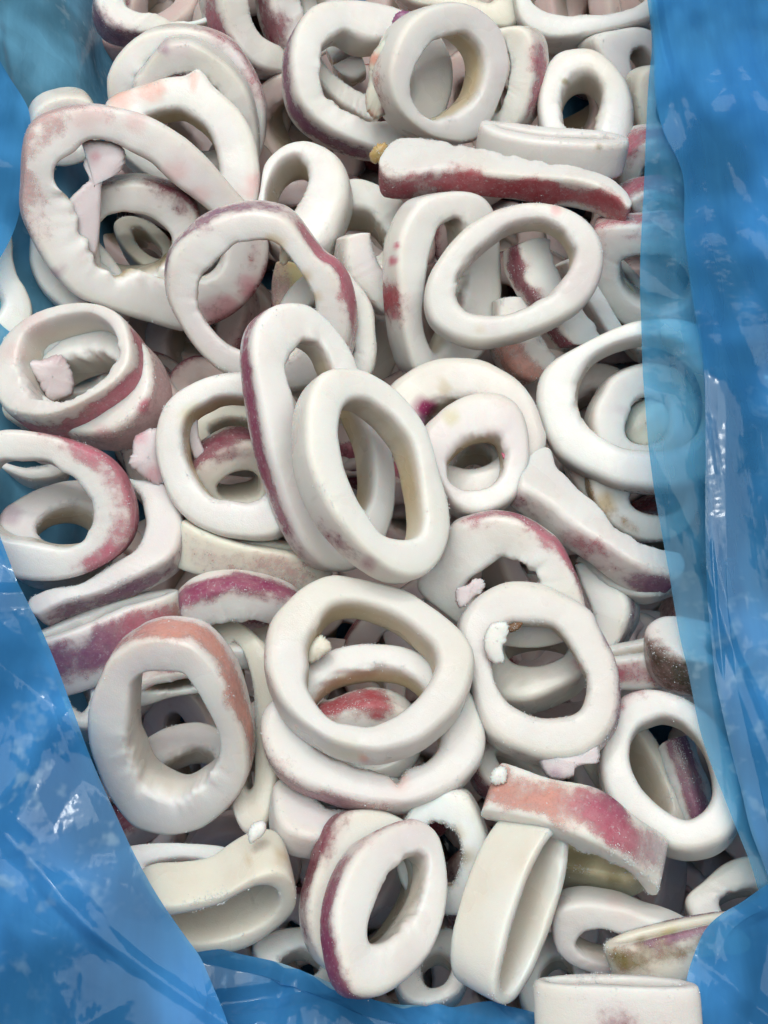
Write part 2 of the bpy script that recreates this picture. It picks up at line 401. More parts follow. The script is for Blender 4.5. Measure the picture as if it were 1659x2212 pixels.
def flap(parent_key, outline, z, th=16, colour='lav', name='membrane_flap', label=None, tilt=(0, 0), spots=()):
    """a soft torn bit: traced outline, rounded on both sides; z = height of its top face"""
    SEED[0] += 1; sd = SEED[0]
    Q = catmull(outline, True, 8); c = Q.mean(0); NR = 9
    rj = np.random.default_rng(sd); Q = Q + (Q-c)/np.linalg.norm(Q-c, axis=1)[:, None]*(rj.normal(size=(len(Q), 1))*1.0)
    C = on_level(c[0], c[1], z); r, u, v, k = frame_at(C, *c)
    n = v + tilt[0]*r + tilt[1]*u; n /= np.linalg.norm(n)
    P = on_plane(Q, C, n)
    rr = np.concatenate([np.linspace(0.02, 1, NR), np.linspace(1, 0.02, NR)[1:]])
    sg = np.concatenate([np.ones(NR), -np.ones(NR-1)])
    hz = np.sqrt(np.clip(1-rr**2.6, 0, 1))*sg*th*k
    V = C + (P-C)[:, None, :]*rr[None, :, None] + n*hz[None, :, None]
    V = V + n*(wave(V/S, 0.07, sd, 2)*th*0.22*k)[..., None]
    colr = np.ones(V.shape)*COL[colour]
    px = project(V)
    for (sx, sy, sr, cn, st) in spots:
        m = np.clip(1.25-np.hypot(px[..., 0]-sx, px[..., 1]-sy)/sr-0.3*wave(V/S, 0.09, sd+3, 2), 0, 1)*st
        colr = colr*(1-m[..., None]) + COL[cn]*m[..., None]
    if parent_key:
        par, PC = RINGS[parent_key]
        me = grid_mesh(name, V-PC, True, False, M_FLESH, colr=colr)
        o = link(name, me, par)
        if label: o['label'] = label
    else:
        me = grid_mesh(name, V-C, True, False, M_FLESH, colr=colr)
        o = link(name, me); o.location = C; o['label'] = label; o['category'] = 'squid scrap'
    FROST_P.append((V.reshape(-1, 3), np.ones((V.shape[0]*V.shape[1], 3))*n, np.repeat((sg > 0)[None]*0.03, V.shape[0], 0).reshape(-1)))
    return o
# ================================================================ the bag (liner, folds) and what it stands on
def blue_sheet(name, rows, mat, parent, nu=150, nv=110, amp=7.0, seed=1, creases=16, stretch=(1, 1), label=None, thick=0):
    """rows of traced points (x, y, height); lofted, then creased like thin plastic film"""
    R3 = []
    for row in rows:
        w = np.array([on_level(*q) for q in row]); R3.append(catmull(w, False, 12))
    n0 = 60; R4 = []
    for q in R3:
        Ln = np.concatenate([[0], np.cumsum(np.linalg.norm(np.diff(q, axis=0), axis=1))]); Ln /= Ln[-1]
        s = np.linspace(0, 1, nu); R4.append(np.stack([np.interp(s, Ln, q[:, i]) for i in range(3)], 1))
    R4 = np.array(R4)                       # rows, nu, 3
    tt = np.linspace(0, len(rows)-1, nv)
    G = np.empty((nv, nu, 3))
    x = np.arange(len(rows))
    for i in range(3):
        for j in range(nu): G[:, j, i] = np.interp(tt, x, R4[:, j, i])
    du = np.gradient(G, axis=1); dv = np.gradient(G, axis=0); n = np.cross(dv, du)
    n /= np.linalg.norm(n, axis=-1, keepdims=True)+1e-12
    n = n*np.sign(((CP-G)*n).sum(-1, keepdims=True))
    r = np.random.default_rng(seed)
    P = G/S; X, Y = P[..., 0]*stretch[0], P[..., 1]*stretch[1]
    hgt = wave(np.stack([X, Y, P[..., 2]], -1), 0.011, seed, 2)*amp*1.6
    for k in range(creases):                # straight fold lines, sharp on one side
        a = r.uniform(0, np.pi); cx, cy = r.uniform(X.min(), X.max()), r.uniform(Y.min(), Y.max())
        d = (X-cx)*np.cos(a)+(Y-cy)*np.sin(a)+wave(P, 0.008, seed+k, 1)*14
        l = -(X-cx)*np.sin(a)+(Y-cy)*np.cos(a)
        w = r.uniform(14, 60); ln = r.uniform(80, 420)
        hgt = hgt + amp*r.uniform(0.5, 1.6)*r.choice([1, 1, -1])*np.maximum(0, 1-np.abs(d)/w)*np.clip(1.4-np.abs(l)/ln, 0, 1)
    for k in range(6):                      # crumpled facets: the upper hull of tilted planes, patch by patch
        m = np.full(X.shape, -1e9)
        for q in range(20):
            cx, cy = r.uniform(X.min(), X.max()), r.uniform(Y.min(), Y.max())
            m = np.maximum(m, -np.hypot(X-cx, Y-cy)*0.06*r.uniform(.8, 1.2)+r.uniform(-4, 4))
        m -= m.mean(); hgt = hgt + np.clip(m, -9, 9)*amp*0.05*(1 if k % 2 else -1)
    G = G + n*(hgt*S)[..., None]
    me = grid_mesh(name, G, False, False, mat)
    if name != 'liner_floor':
        pass
    o = link(name, me, parent)
    if label: o['label'] = label
    return o

def build_bag():
    sup = bpy.data.meshes.new('counter')
    zz = -520*S
    sup.from_pydata([(-0.9, -0.9, zz), (0.9, -0.9, zz), (0.9, 0.9, zz), (-0.9, 0.9, zz)], [], [(0, 1, 2, 3)])
    mm, nt = mat_new('counter_surface'); o_ = N_(nt, 'ShaderNodeOutputMaterial'); b = N_(nt, 'ShaderNodeBsdfPrincipled')
    tc = N_(nt, 'ShaderNodeTexCoord').outputs['Object']
    nt.links.new(mix(nt, noise(nt, tc, 30), (0.42, 0.46, 0.5), (0.52, 0.55, 0.58)), b.inputs['Base Color']); nt.links.new(b.outputs[0], o_.inputs[0])
    sup.materials.append(mm); s = link('counter', sup); s['kind'] = 'structure'
    bag = bpy.data.objects.new('plastic_bag', None); col.objects.link(bag)
    bag['label'] = 'open translucent blue plastic bag, crumpled, lining the box round the squid rings'; bag['category'] = 'plastic bag'
    # floor and walls of the liner
    blue_sheet('bag_floor', [[(-400, y, -430), (300, y, -420), (900, y, -430), (1500, y, -420), (2100, y, -430)] for y in (-500, 300, 1100, 1900, 2600)], M_LINER, bag, amp=9, seed=3)
    # upper left wall
    blue_sheet('bag_wall', [[(-330, y, 330), (-120, y, 250), (60, y, 110), (190, y, -60), (300, y, -425)] for y in (-350, -60, 180, 420, 700, 1000, 1500, 2000, 2600)], M_LINER, bag, amp=9, seed=11, stretch=(1, .6), creases=22)
    # right wall
    blue_sheet('bag_wall', [[(1960, y, 300), (1800, y, 180), (1700, y, 20), (1620, y, -425)] for y in (-350, 200, 700, 1200, 1800, 2400)], M_LINER, bag, amp=8, seed=12)
    # lower wall
    blue_sheet('bag_wall', [[(x, 2520, 300), (x, 2430, 180), (x, 2330, 40), (x, 2230, -425)] for x in (0, 400, 800, 1200, 1700)], M_LINER, bag, amp=8, seed=13)
    # fold in front at the upper left
    e = [(-30, 40, 240), (-5, 120, 255), (22, 170, 262), (48, 210, 268), (66, 250, 272), (68, 300, 275), (58, 360, 275), (46, 420, 275), (30, 480, 275), (8, 530, 275), (-20, 575, 275), (-60, 630, 270)]
    blue_sheet('bag_fold', [[(x-w, y+d, z-dz) for x, y, z in e] for w, d, dz in ((420, 0, 60), (200, 0, 10), (80, 0, 0), (0, 0, 0))], M_FILM2, bag, amp=6, seed=21, nu=120, nv=90, stretch=(1, .7))
    # lower left flap
    e = [(-70, 1020, 330), (-20, 1110, 350), (12, 1190, 360), (40, 1262, 368), (85, 1350, 372), (128, 1455, 375), (165, 1560, 378), (200, 1650, 380), (245, 1750, 384), (292, 1850, 386), (340, 1935, 388), (398, 2020, 388), (432, 2066, 388), (458, 2122, 388), (484, 2185, 388), (505, 2260, 386), (520, 2350, 380)]
    blue_sheet('bag_flap', [[(x-w, y+w*.12, z-dz) for x, y, z in e] for w, dz in ((620, 40), (320, -8), (140, -14), (40, -6), (0, 0))], M_FILM2, bag, amp=8, seed=33, nu=190, nv=130, creases=34)
    blue_sheet('bag_flap', [[(x-w-6, y+w*.12+14, z-dz) for x, y, z in e] for w, dz in ((620, 110), (320, 45), (140, 30), (40, 26), (0, 18))], M_FILM2, bag, amp=8, seed=35, nu=120, nv=90, creases=20)
    # bottom fold
    e = [(330, 1990, 215), (400, 2025, 225), (440, 2042, 232), (520, 2056, 236), (600, 2072, 240), (680, 2102, 244), (760, 2138, 246), (850, 2163, 250), (960, 2170, 252), (1060, 2188, 254), (1160, 2193, 254), (1260, 2205, 250), (1360, 2230, 250), (1500, 2260, 250)]
    blue_sheet('bag_fold', [[(x, y+w, z+dz) for x, y, z in e] for w, dz in ((0, 0), (40, 22), (110, 34), (260, 60), (420, 70))], M_FILM2, bag, amp=8, seed=44, nu=190, nv=110, creases=30)
    blue_sheet('bag_fold', [[(x, y+w+8, z+dz-30) for x, y, z in e] for w, dz in ((0, 0), (40, 6), (110, 20), (260, 30), (420, 40))], M_LINER, bag, amp=6, seed=46, nu=120, nv=60, creases=20)
    # lower right flap
    e = [(1770, 1850, 375), (1700, 1890, 378), (1655, 1912, 380), (1600, 1950, 380), (1562, 1972, 380), (1526, 2004, 380), (1506, 2043, 382), (1490, 2090, 384), (1480, 2134, 386), (1470, 2180, 388), (1462, 2230, 390), (1450, 2320, 390)]
    blue_sheet('bag_flap', [[(x+w, y+w*.3, z-dz) for x, y, z in e] for w, dz in ((0, 0), (50, -4), (180, 10), (420, 40))], M_FILM2, bag, amp=7, seed=55, nu=130, nv=90, creases=22)
    blue_sheet('bag_flap', [[(x+w+6, y+w*.3+10, z-dz-26) for x, y, z in e] for w, dz in ((0, 0), (50, -4), (180, 10), (420, 40))], M_FILM2, bag, amp=7, seed=57, nu=90, nv=60, creases=12)
    # right: single thin sheet over the rings
    e = [(1385, -120, 300), (1396, -10, 305), (1405, 60, 305), (1407, 110, 305), (1400, 180, 305), (1395, 280, 305), (1391, 400, 305), (1386, 500, 305), (1383, 600, 305), (1386, 700, 305), (1389, 800, 305), (1395, 880, 305), (1402, 960, 305), (1414, 1060, 310), (1430, 1150, 315), (1445, 1230, 318), (1456, 1300, 320), (1470, 1380, 320), (1484, 1440, 320), (1496, 1500, 322), (1510, 1570, 325), (1532, 1640, 328), (1562, 1715, 330), (1592, 1790, 332), (1622, 1865, 335), (1645, 1940, 335), (1700, 2100, 335)]
    blue_sheet('bag_flap', [[(x+w, y, z-dz) for x, y, z in e] for w, dz in ((0, 0), (60, -4), (150, -6), (330, 0), (520, 60))], M_FILM, bag, amp=4.5, seed=61, nu=260, nv=90, creases=26, stretch=(1.2, .35))
    # right: folded double layer
    e = [(1398, -120, 340), (1406, 0, 340), (1412, 100, 340), (1414, 200, 340), (1428, 280, 340), (1462, 345, 340), (1477, 400, 340), (1478, 490, 340), (1486, 570, 340), (1496, 650, 340), (1510, 730, 340), (1521, 820, 340), (1524, 960, 340), (1524, 1110, 343), (1528, 1270, 346), (1538, 1385, 350), (1546, 1465, 350), (1562, 1545, 352), (1581, 1627, 354), (1602, 1708, 356), (1622, 1790, 358), (1652, 1870, 360), (1700, 2000, 360)]
    blue_sheet('bag_fold', [[(x+w, y, z-dz) for x, y, z in e] for w, dz in ((0, 0), (45, -8), (110, -4), (260, 0), (460, 50))], M_FILM, bag, amp=6.5, seed=71, nu=260, nv=100, creases=34, stretch=(1.2, .35))
    blue_sheet('bag_fold', [[(x+w+4, y, z-dz-14) for x, y, z in e] for w, dz in ((0, 0), (45, -4), (110, 0), (260, 0), (460, 50))], M_FILM, bag, amp=5, seed=73, nu=200, nv=80, creases=24, stretch=(1.2, .35))
    blue_sheet('bag_fold', [[(x+w+14, y, z-dz-60) for x, y, z in e if y < 700 or y > 1150] for w, dz in ((0, 0), (45, 0), (110, 10), (260, 20), (460, 60))], M_LINER, bag, amp=5, seed=75, nu=160, nv=60, creases=16, stretch=(1.2, .35))

# ================================================================ the squid rings, traced one by one
def build_rings():
    R = ring
    # ---- top edge
    R('a1', 'squid ring in the top left corner, purple skin along its lower left side', [(208,-30),(210,12),(222,38),(240,56),(275,68),(320,70),(390,60),(455,46),(500,20),(505,-40),(450,-80),(350,-100),(250,-80)],
      [(270,-20),(275,12),(300,27),(340,28),(370,42),(425,42),(460,20),(470,-30),(420,-55),(340,-65),(290,-50)], z=120, t=(-.4,1), th=26, skin=[(95,190,.02,.9,'purple',.95)], spots=[(360,52,40,'cream',.5)])
    R('a2', 'pink edged squid ring at the top, second from the left', [(470,-40),(478,20),(495,70),(530,120),(570,150),(620,155),(680,130),(700,60),(690,-40),(620,-90),(530,-90)],
      [(535,-30),(540,20),(552,55),(575,85),(610,100),(640,85),(655,40),(645,-20),(600,-50),(560,-50)], z=70, t=(-1,.5), th=32, skin=[(95,215,.0,.75,'rose',.8)])
    R('a3', 'squid ring at the top just left of the big purple striped ring, dark red side', [(588,-50),(590,12),(602,58),(622,100),(665,125),(720,110),(760,40),(750,-50),(670,-90)],
      [(650,-40),(655,10),(665,45),(690,65),(710,30),(705,-20),(680,-50)], z=85, t=(-1,.2), th=25, skin=[(110,230,.0,.8,'maroon',.8)])
    R('a4', 'large squid ring at the top with a continuous purple stripe down its left side', [(696,3),(670,20),(641,65),(632,107),(633,156),(643,202),(664,236),(696,267),(735,291),(787,312),(830,322),(880,315),(930,290),(968,235),(982,160),(972,105),(940,55),(890,28),(850,10),(800,-3),(740,-6)],
      [(735,65),(703,88),(693,107),(691,140),(695,182),(706,208),(729,225),(752,241),(800,262),(855,255),(893,215),(903,170),(895,110),(860,84),(811,82),(781,75),(755,62)], z=165, t=(-.8,.75), th=27, h=108, skin=[(80,225,.18,.72,'plum',1.15),(80,150,.25,.75,'maroon',.8),(300,345,.1,.6,'maroon',.6)])
    R('a5', 'round white squid ring at the top with a dark purple tab on its rim', [(980,3),(924,18),(880,52),(853,100),(839,152),(844,195),(865,240),(905,278),(950,301),(1010,309),(1052,288),(1086,210),(1100,140),(1092,80),(1062,35),(1025,10)],
      [(1005,67),(953,78),(924,101),(898,137),(885,170),(886,200),(896,228),(914,249),(940,262),(963,258),(996,247),(1035,213),(1051,158),(1048,115),(1031,85)], z=235, t=(-1,.15), th=32, h=100, spots=[(1080,150,30,'lav',.5)], skin=[(150,200,.45,.95,'orange',.55)], yellow=.8)
    flap('a5', [(856,30),(872,22),(890,28),(900,34),(880,52),(862,70),(846,66),(848,44)], 262, th=12, colour='plum', name='skin_tab', label='dark purple skin tab', spots=[(860,62,14,'maroon',.8)])
    flap('a5', [(838,130),(850,190),(868,204),(872,222),(856,234),(836,245),(812,258),(796,246),(789,218),(796,170),(798,130),(815,100),(840,72),(858,60),(870,68),(852,95)], 232, th=20, colour='cream', name='side_flap', label='cream flap with pink patches', spots=[(810,128,14,'orange',.9),(848,222,20,'rose',.9),(832,236,12,'maroon',.7),(800,250,12,'orange',.5)])
    R('a6', 'upright squid ring with pink skin wedged right of the round top ring', [(1050,70),(1090,57),(1125,58),(1148,88),(1152,150),(1143,210),(1125,260),(1090,295),(1050,290),(1030,240),(1020,160),(1030,100)],
      [(1070,110),(1088,100),(1094,150),(1090,200),(1075,235),(1055,230),(1052,170)], z=165, t=(1,0), th=22, skin=[(300,425,.05,.7,'rose',.75)])
    R('a7', 'wide squid ring at the top right, cut by the frame to its lower arc', [(1113,8),(1126,46),(1155,68),(1190,79),(1243,76),(1308,62),(1373,46),(1420,25),(1440,-60),(1380,-110),(1250,-120),(1150,-90),(1112,-40)],
      [(1148,0),(1175,20),(1210,29),(1233,32),(1262,29),(1308,31),(1350,20),(1392,0),(1400,-30),(1360,-65),(1260,-75),(1180,-60),(1148,-25)], z=150, t=(-.1,1), th=24, ragged=1.3)
    R('a8', 'narrow arch shaped white squid ring at the upper right, small green speck inside', [(1256,96),(1210,104),(1184,130),(1168,163),(1161,212),(1166,260),(1180,310),(1230,350),(1290,360),(1340,330),(1362,290),(1369,234),(1363,195),(1350,160),(1327,130),(1290,104)],
      [(1262,150),(1232,163),(1214,192),(1210,235),(1220,275),(1245,305),(1275,310),(1290,280),(1299,235),(1302,190),(1288,162)], z=150, t=(0,1), th=26, h=110, p=2.4, spots=[(1222,175,9,'olive',.8)])
    R('a9', 'cream squid ring lying on its side above the long red banded one', side=(1196,287,7,168,62,38), z=215, th=73, h=78, spots=[(1294,318,10,'olive',.5),(1320,380,16,'plum',.55)], yellow=.2, skin=[])
    R('a10', 'long squeezed squid ring with a wide bright red skin band at the upper right', [(814,368),(865,376),(963,366),(1080,378),(1200,389),(1262,399),(1321,422),(1366,455)],
      [(826,318),(862,297),(930,298),(1080,330),(1178,352),(1262,367),(1322,388),(1364,420)], z=262, t=(-.15,1), th=45, h=78, closed=False, skin=[(-.1,1.1,.12,.86,'red',1.1),(-.1,.28,.15,.9,'maroon',1.15)])
    flap('a10', [(808,318),(820,310),(836,310),(834,335),(822,352),(806,352),(797,338)], 245, th=14, colour='tan', name='tan_lump', spots=[(815,338,12,'olive',.4)])
    R('a11', 'squid ring half under the film at the upper right, pink skin on top', [(1340,400),(1345,345),(1365,318),(1400,305),(1450,305),(1500,330),(1510,380),(1480,430),(1400,440),(1355,430)],
      [(1400,380),(1410,360),(1440,355),(1460,370),(1450,390),(1420,395)], z=110, t=(-.3,-1), th=28, skin=[(180,360,.0,.7,'rose',.9)])
    R('a12', 'dark pink skinned squid ring beside the end of the long red banded one', [(1362,440),(1375,425),(1400,412),(1450,405),(1490,420),(1500,470),(1450,500),(1390,490)],
      [(1410,450),(1430,440),(1455,450),(1450,465),(1425,470)], z=130, t=(-.6,-.6), th=30, skin=[(120,360,.0,.9,'rose',.9)])
    R('a13', 'squid ring running under the film at the right, maroon skin along its top', [(1276,560),(1284,500),(1320,488),(1380,484),(1440,480),(1500,495),(1550,540),(1570,620),(1540,700),(1440,730),(1340,700),(1290,630)],
      [(1335,580),(1350,556),(1390,550),(1440,552),(1480,580),(1495,620),(1480,660),(1430,675),(1370,655),(1340,620)], z=150, t=(0,-1), th=20, skin=[(190,330,.0,.8,'rose',.8)])
    R('a14', 'squid strip with olive brown inner membrane in the shadow at the right', [(1284,590),(1310,628),(1328,662),(1340,705),(1345,740)], [(1315,565),(1350,600),(1380,640),(1398,690),(1402,730)], z=60, t=(-1,.3), th=12, closed=False, skin=[(.1,1,-.3,.3,'olive',.9)], spots=[(1340,650,50,'olive',.8),(1325,620,40,'olive',.6)])
    R('a14b', 'pale squid ring deep behind the olive brown strip', [(1300,540),(1330,545),(1370,580),(1410,640),(1430,720),(1390,760),(1340,720),(1310,640)], [(1345,600),(1360,610),(1385,660),(1390,700),(1370,710),(1350,660)], z=20, th=20)
    R('a80', 'white squid ring in shade at the upper right, behind the arch shaped one', [(1290,85),(1340,62),(1400,60),(1450,110),(1460,200),(1420,260),(1375,250),(1335,180)],
      [(1370,120),(1395,110),(1420,150),(1425,195),(1405,215),(1380,180)], z=60, t=(-1,.3), th=30)
    R('a81', 'cream squid ring at the film edge, right of the arch shaped one', [(1382,160),(1374,220),(1385,290),(1430,330),(1500,310),(1530,220),(1480,150),(1420,140)],
      [(1430,210),(1425,250),(1450,270),(1475,250),(1475,205),(1450,195)], z=100, t=(-1,0), th=20, base='cream')
    R('a82', 'squid ring at the very top behind the round white one', [(850,-50),(890,5),(980,20),(1060,55),(1110,55),(1130,10),(1110,-80),(960,-120)],
      [(930,-40),(960,-20),(1020,-5),(1060,5),(1075,-20),(1050,-60),(970,-75)], z=110, th=20, base='cream')
    R('a83', 'short stubby squid piece inside the big purple striped ring, upper one', [(702,98),(722,84),(765,72)], [(716,128),(742,122),(776,104)], z=70, th=15, closed=False, h=70)
    R('a84', 'short stubby squid piece inside the big purple striped ring, lower one', [(716,142),(745,128),(780,116)], [(738,162),(762,168),(792,152)], z=65, th=15, closed=False, h=70)
    R('a85', 'slanting squid strip across the inside of the big purple striped ring', [(690,118),(712,150),(750,180),(795,205),(830,220)], [(680,160),(706,192),(738,220),(778,242),(820,262)], z=85, t=(-.6,.8), th=25, closed=False, h=60)
    # ---- upper left
    R('b31', 'outermost of the nested squid rings at the upper left, faint pink upper right', [(231,190),(238,150),(260,113),(295,82),(340,65),(400,62),(456,74),(500,100),(537,148),(562,200),(572,260),(560,340),(500,400),(400,410),(300,370),(245,290)],
      [(290,185),(305,150),(335,120),(380,106),(430,116),(470,143),(500,190),(515,250),(500,320),(440,350),(360,330),(300,270)], z=125, t=(.6,-.8), th=12, skin=[(270,370,.0,.7,'rose',.6)])
    R('b32', 'middle of the nested squid rings at the upper left, purple spot at its tip', [(285,195),(305,155),(332,118),(355,95),(400,90),(440,105),(490,140),(525,185),(548,240),(558,300),(555,380),(540,440),(500,420),(400,400),(310,330)],
      [(330,200),(360,170),(400,158),(440,170),(480,210),(500,260),(500,320),(470,350),(400,340),(345,280)], z=165, th=14, t=(.4,-1), spots=[(358,104,20,'plum',.8),(385,110,30,'lav',.6)])
    R('b33', 'innermost of the nested squid rings at the upper left, orange patches on its rim', [(225,222),(245,200),(270,190),(322,173),(358,163),(397,160),(425,148),(442,160),(460,183),(488,208),(521,241),(545,290),(557,350),(555,430),(520,470),(440,450),(350,400),(270,340),(225,280)],
      [(310,250),(330,238),(358,231),(391,231),(420,247),(449,270),(465,299),(474,340),(478,380),(460,410),(410,400),(350,350),(315,300)], z=205, t=(.3,1), th=20, base='flesh', ragged=1.6, spots=[(258,208,34,'orange',.6),(322,196,28,'orange',.6),(345,190,16,'orange',.5),(420,172,15,'orange',.6),(552,400,34,'pink',.8)], yellow=1)
    R('b34', 'white squid ring peeping out over the big torn ring at the left', [(66,300),(70,250),(98,220),(145,207),(190,215),(215,260),(210,330),(150,360),(90,350)],
      [(115,300),(120,265),(145,250),(170,265),(170,300),(145,315)], z=165, t=(-.3,-1), th=15)
    R('b25', 'big torn squid ring at the left with a pale membrane hanging across its hole', [(54,391),(57,325),(70,280),(101,252),(163,234),(228,231),(293,246),(352,270),(407,306),(456,352),(498,400),(545,455),(580,510),(577,580),(540,645),(470,695),(400,715),(320,695),(228,662),(169,640),(111,578),(67,500),(52,450)],
      [(186,303),(156,326),(124,345),(112,374),(117,404),(133,417),(150,445),(165,490),(190,540),(205,572),(234,595),(260,605),(290,592),(340,608),(400,615),(460,600),(490,560),(495,510),(470,465),(420,423),(381,394),(355,368),(326,342),(270,315),(225,300)],
      z=262, t=(-.6,-.4), th=9, h=80, flare=.03, ragged=1.5, skin=[(150,250,.0,.9,'pink',.6),(0,62,.0,.95,'red',1.0)], spots=[(195,238,50,'pink',.4),(300,262,24,'pink',.5),(118,588,22,'plum',.5),(385,372,34,'pink',.55),(430,420,30,'pink',.55),(540,620,34,'rose',.7),(480,676,40,'rose',.6)], yellow=.8)
    flap('b25', [(176,304),(205,302),(240,306),(268,322),(270,350),(256,374),(228,386),(220,400),(217,470),(212,530),(200,560),(165,520),(140,480),(146,436),(176,404),(192,386),(180,356),(186,330)], 305, th=9, colour='lav', name='membrane', label='pale lavender membrane hanging from the rim', spots=[(205,340,14,'rose',.55),(155,485,16,'pink',.7)])
    R('b35', 'squid ring inside the big torn one, thin maroon line along its top', [(150,520),(160,450),(200,412),(260,396),(309,395),(358,408),(400,426),(428,462),(430,530),(400,600),(330,650),(230,650),(170,600)],
      [(205,520),(215,475),(260,458),(316,464),(352,485),(374,515),(370,560),(330,595),(260,600),(215,570)], z=170, t=(.2,-1), th=16, skin=[(200,350,.0,.8,'maroon',.7)], yellow=.9)
    R('b35b', 'small pinkish squid ring deep inside the hole of the big torn ring', [(245,480),(280,465),(330,480),(370,520),(375,570),(340,590),(290,560),(255,520)], [(290,500),(310,500),(340,530),(340,550),(320,545),(298,525)], z=60, th=30, t=(.3,1), base='cream')
    R('b36', 'pale squid ring in shade under the left end of the big torn ring', [(64,540),(72,480),(120,470),(190,500),(260,580),(290,650),(250,695),(180,684),(130,658),(90,620),(68,575)], [(130,560),(150,545),(190,580),(215,630),(195,640),(155,610)], z=130, th=14)
    R('b37', 'white squid ring cut off by the left frame edge, above the red skinned hoop', [(18,485),(28,520),(29,555),(40,595),(58,625),(72,670),(60,720),(0,760),(-80,740),(-130,650),(-110,540),(-40,480)],
      [(-40,540),(-20,580),(-5,620),(10,660),(-20,690),(-70,670),(-90,600)], z=210, t=(-.6,.6), th=20)
    R('b27', 'upright arch shaped squid ring left of centre near the top, dark hole', [(651,299),(680,302),(712,317),(735,341),(748,374),(746,423),(729,469),(703,514),(660,545),(610,540),(565,500),(552,452),(558,407),(566,355),(586,329),(615,309)],
      [(640,331),(661,348),(667,373),(664,400),(655,425),(634,448),(612,470),(590,475),(572,450),(574,400),(590,360),(612,338)], z=165, t=(.3,1), th=34, h=105, p=2.4, yellow=.9)
    R('b28', 'shaded squid ring right of the upright arch shaped one', [(700,420),(750,385),(790,384),(833,404),(868,428),(888,480),(880,550),(850,600),(780,620),(710,600),(685,540),(682,470)],
      [(735,455),(765,442),(800,450),(826,480),(836,510),(825,545),(790,560),(750,550),(728,520),(725,485)], z=80, t=(0,1), th=34, base='flesh')
    R('b29', 'curved squid stub with a cut pointed end, standing in the gap above centre', [(752,508),(748,562),(758,601),(781,631),(810,660),(840,684)], [(801,500),(804,530),(817,569),(830,588),(850,606),(870,625)], z=140, t=(-1,0), th=18, closed=False)
    R('b30', 'plain white squid ring almost hidden behind the ring with the tan clip of tissue', [(739,578),(768,605),(794,640),(807,673),(811,720),(813,760),(803,805),(770,840),(700,860),(620,840),(590,760),(600,660),(660,590)],
      [(725,640),(750,680),(760,720),(765,770),(740,800),(690,800),(650,760),(650,690),(680,650)], z=175, th=8)
    R('b26', 'squid ring left of centre with a tan fold of tissue gripping its top', [(540,456),(579,461),(625,480),(680,552),(712,575),(735,608),(747,644),(754,679),(754,720),(735,790),(690,830),(620,845),(560,838),(505,812),(472,798),(436,768),(410,737),(384,694),(368,661),(360,627),(360,588),(368,556),(391,526),(423,497),(465,474),(508,461)],
      [(540,520),(508,526),(482,549),(456,572),(436,595),(423,624),(423,653),(433,683),(456,715),(482,741),(505,755),(560,775),(620,778),(662,745),(682,700),(682,653),(670,621),(654,595),(631,562),(605,530),(570,518)],
      z=300, t=(.15,-.2), th=10, h=95, flare=.13, skin=[(185,290,.1,.8,'plum',.7),(295,385,.08,.8,'rose',1.0)], spots=[(590,530,26,'tan',.6),(660,600,18,'tan',.6),(676,640,14,'tan',.5),(700,560,14,'magenta',.4)], yellow=1)
    flap('b26', [(632,478),(652,486),(668,508),(676,524),(650,530),(632,544),(618,572),(606,570),(604,545),(610,520),(614,496)], 326, th=14, colour='cream', name='tissue_fold', label='tan fold of tissue', spots=[(636,508,22,'tan',.9),(620,560,12,'tan',.5)])
    R('b88', 'yellowish squid piece seen inside the ring with the tan fold', [(598,560),(590,600),(592,650),(600,690)], [(650,570),(665,610),(672,650),(672,700)], z=190, th=15, closed=False, base='yellow', skin=[(0,1,-.2,.5,'pink',.7)])
    # ---- upper right group
    R('c15', 'tall white squid ring with a row of small red spots down its left side', [(905,440),(940,420),(1000,413),(1050,430),(1080,480),(1088,560),(1085,650),(1060,740),(1020,790),(960,820),(905,808),(884,760),(870,690),(862,627),(861,562),(870,505)],
      [(985,468),(1005,480),(1015,530),(1012,620),(990,700),(960,760),(938,765),(920,725),(913,680),(916,630),(925,570),(942,510),(960,480)], z=175, t=(-1,0), th=28, skin=[(142,174,.0,.95,'red',1.0)], spots=[(856,530,9,'rose',.9),(849,565,11,'rose',.95),(845,640,10,'rose',.8),(852,680,11,'rose',.8)])
    R('c16', 'smooth wet white squid ring right of centre near the top, pink smudge on its rim', [(1135,432),(1080,445),(1048,461),(1009,487),(970,526),(937,572),(921,614),(918,645),(924,676),(940,702),(976,725),(1028,741),(1080,735),(1145,718),(1210,689),(1262,657),(1293,614),(1304,562),(1297,517),(1275,481),(1236,452),(1187,435)],
      [(1132,474),(1178,474),(1217,497),(1239,530),(1243,556),(1233,585),(1210,614),(1171,647),(1119,673),(1080,682),(1048,682),(1012,676),(989,658),(980,630),(985,598),(1005,563),(1035,532),(1070,503),(1100,483)], z=285, t=(-.3,1), th=16, h=90, p=2.4, spots=[(1200,455,14,'pink',.9),(1060,700,26,'lav',.4),(1035,715,14,'tan',.3)], yellow=.6)
    R('c17', 'squid strip with a maroon stripe passing diagonally under the smooth wet ring', [(1122,520),(1133,580),(1160,640),(1200,690),(1240,750)], [(1186,510),(1200,570),(1225,620),(1272,680),(1305,735)], z=165, t=(-1,.35), th=38, h=70, closed=False, skin=[(-.1,1.1,.08,.62,'maroon',1.2)])
    R('c17b', 'pale squid strip just right of the maroon striped one, under the smooth wet ring', [(1225,560),(1250,620),(1290,680),(1330,740)], [(1262,545),(1290,610),(1320,660),(1365,730)], z=110, t=(-1,.3), th=25, closed=False)
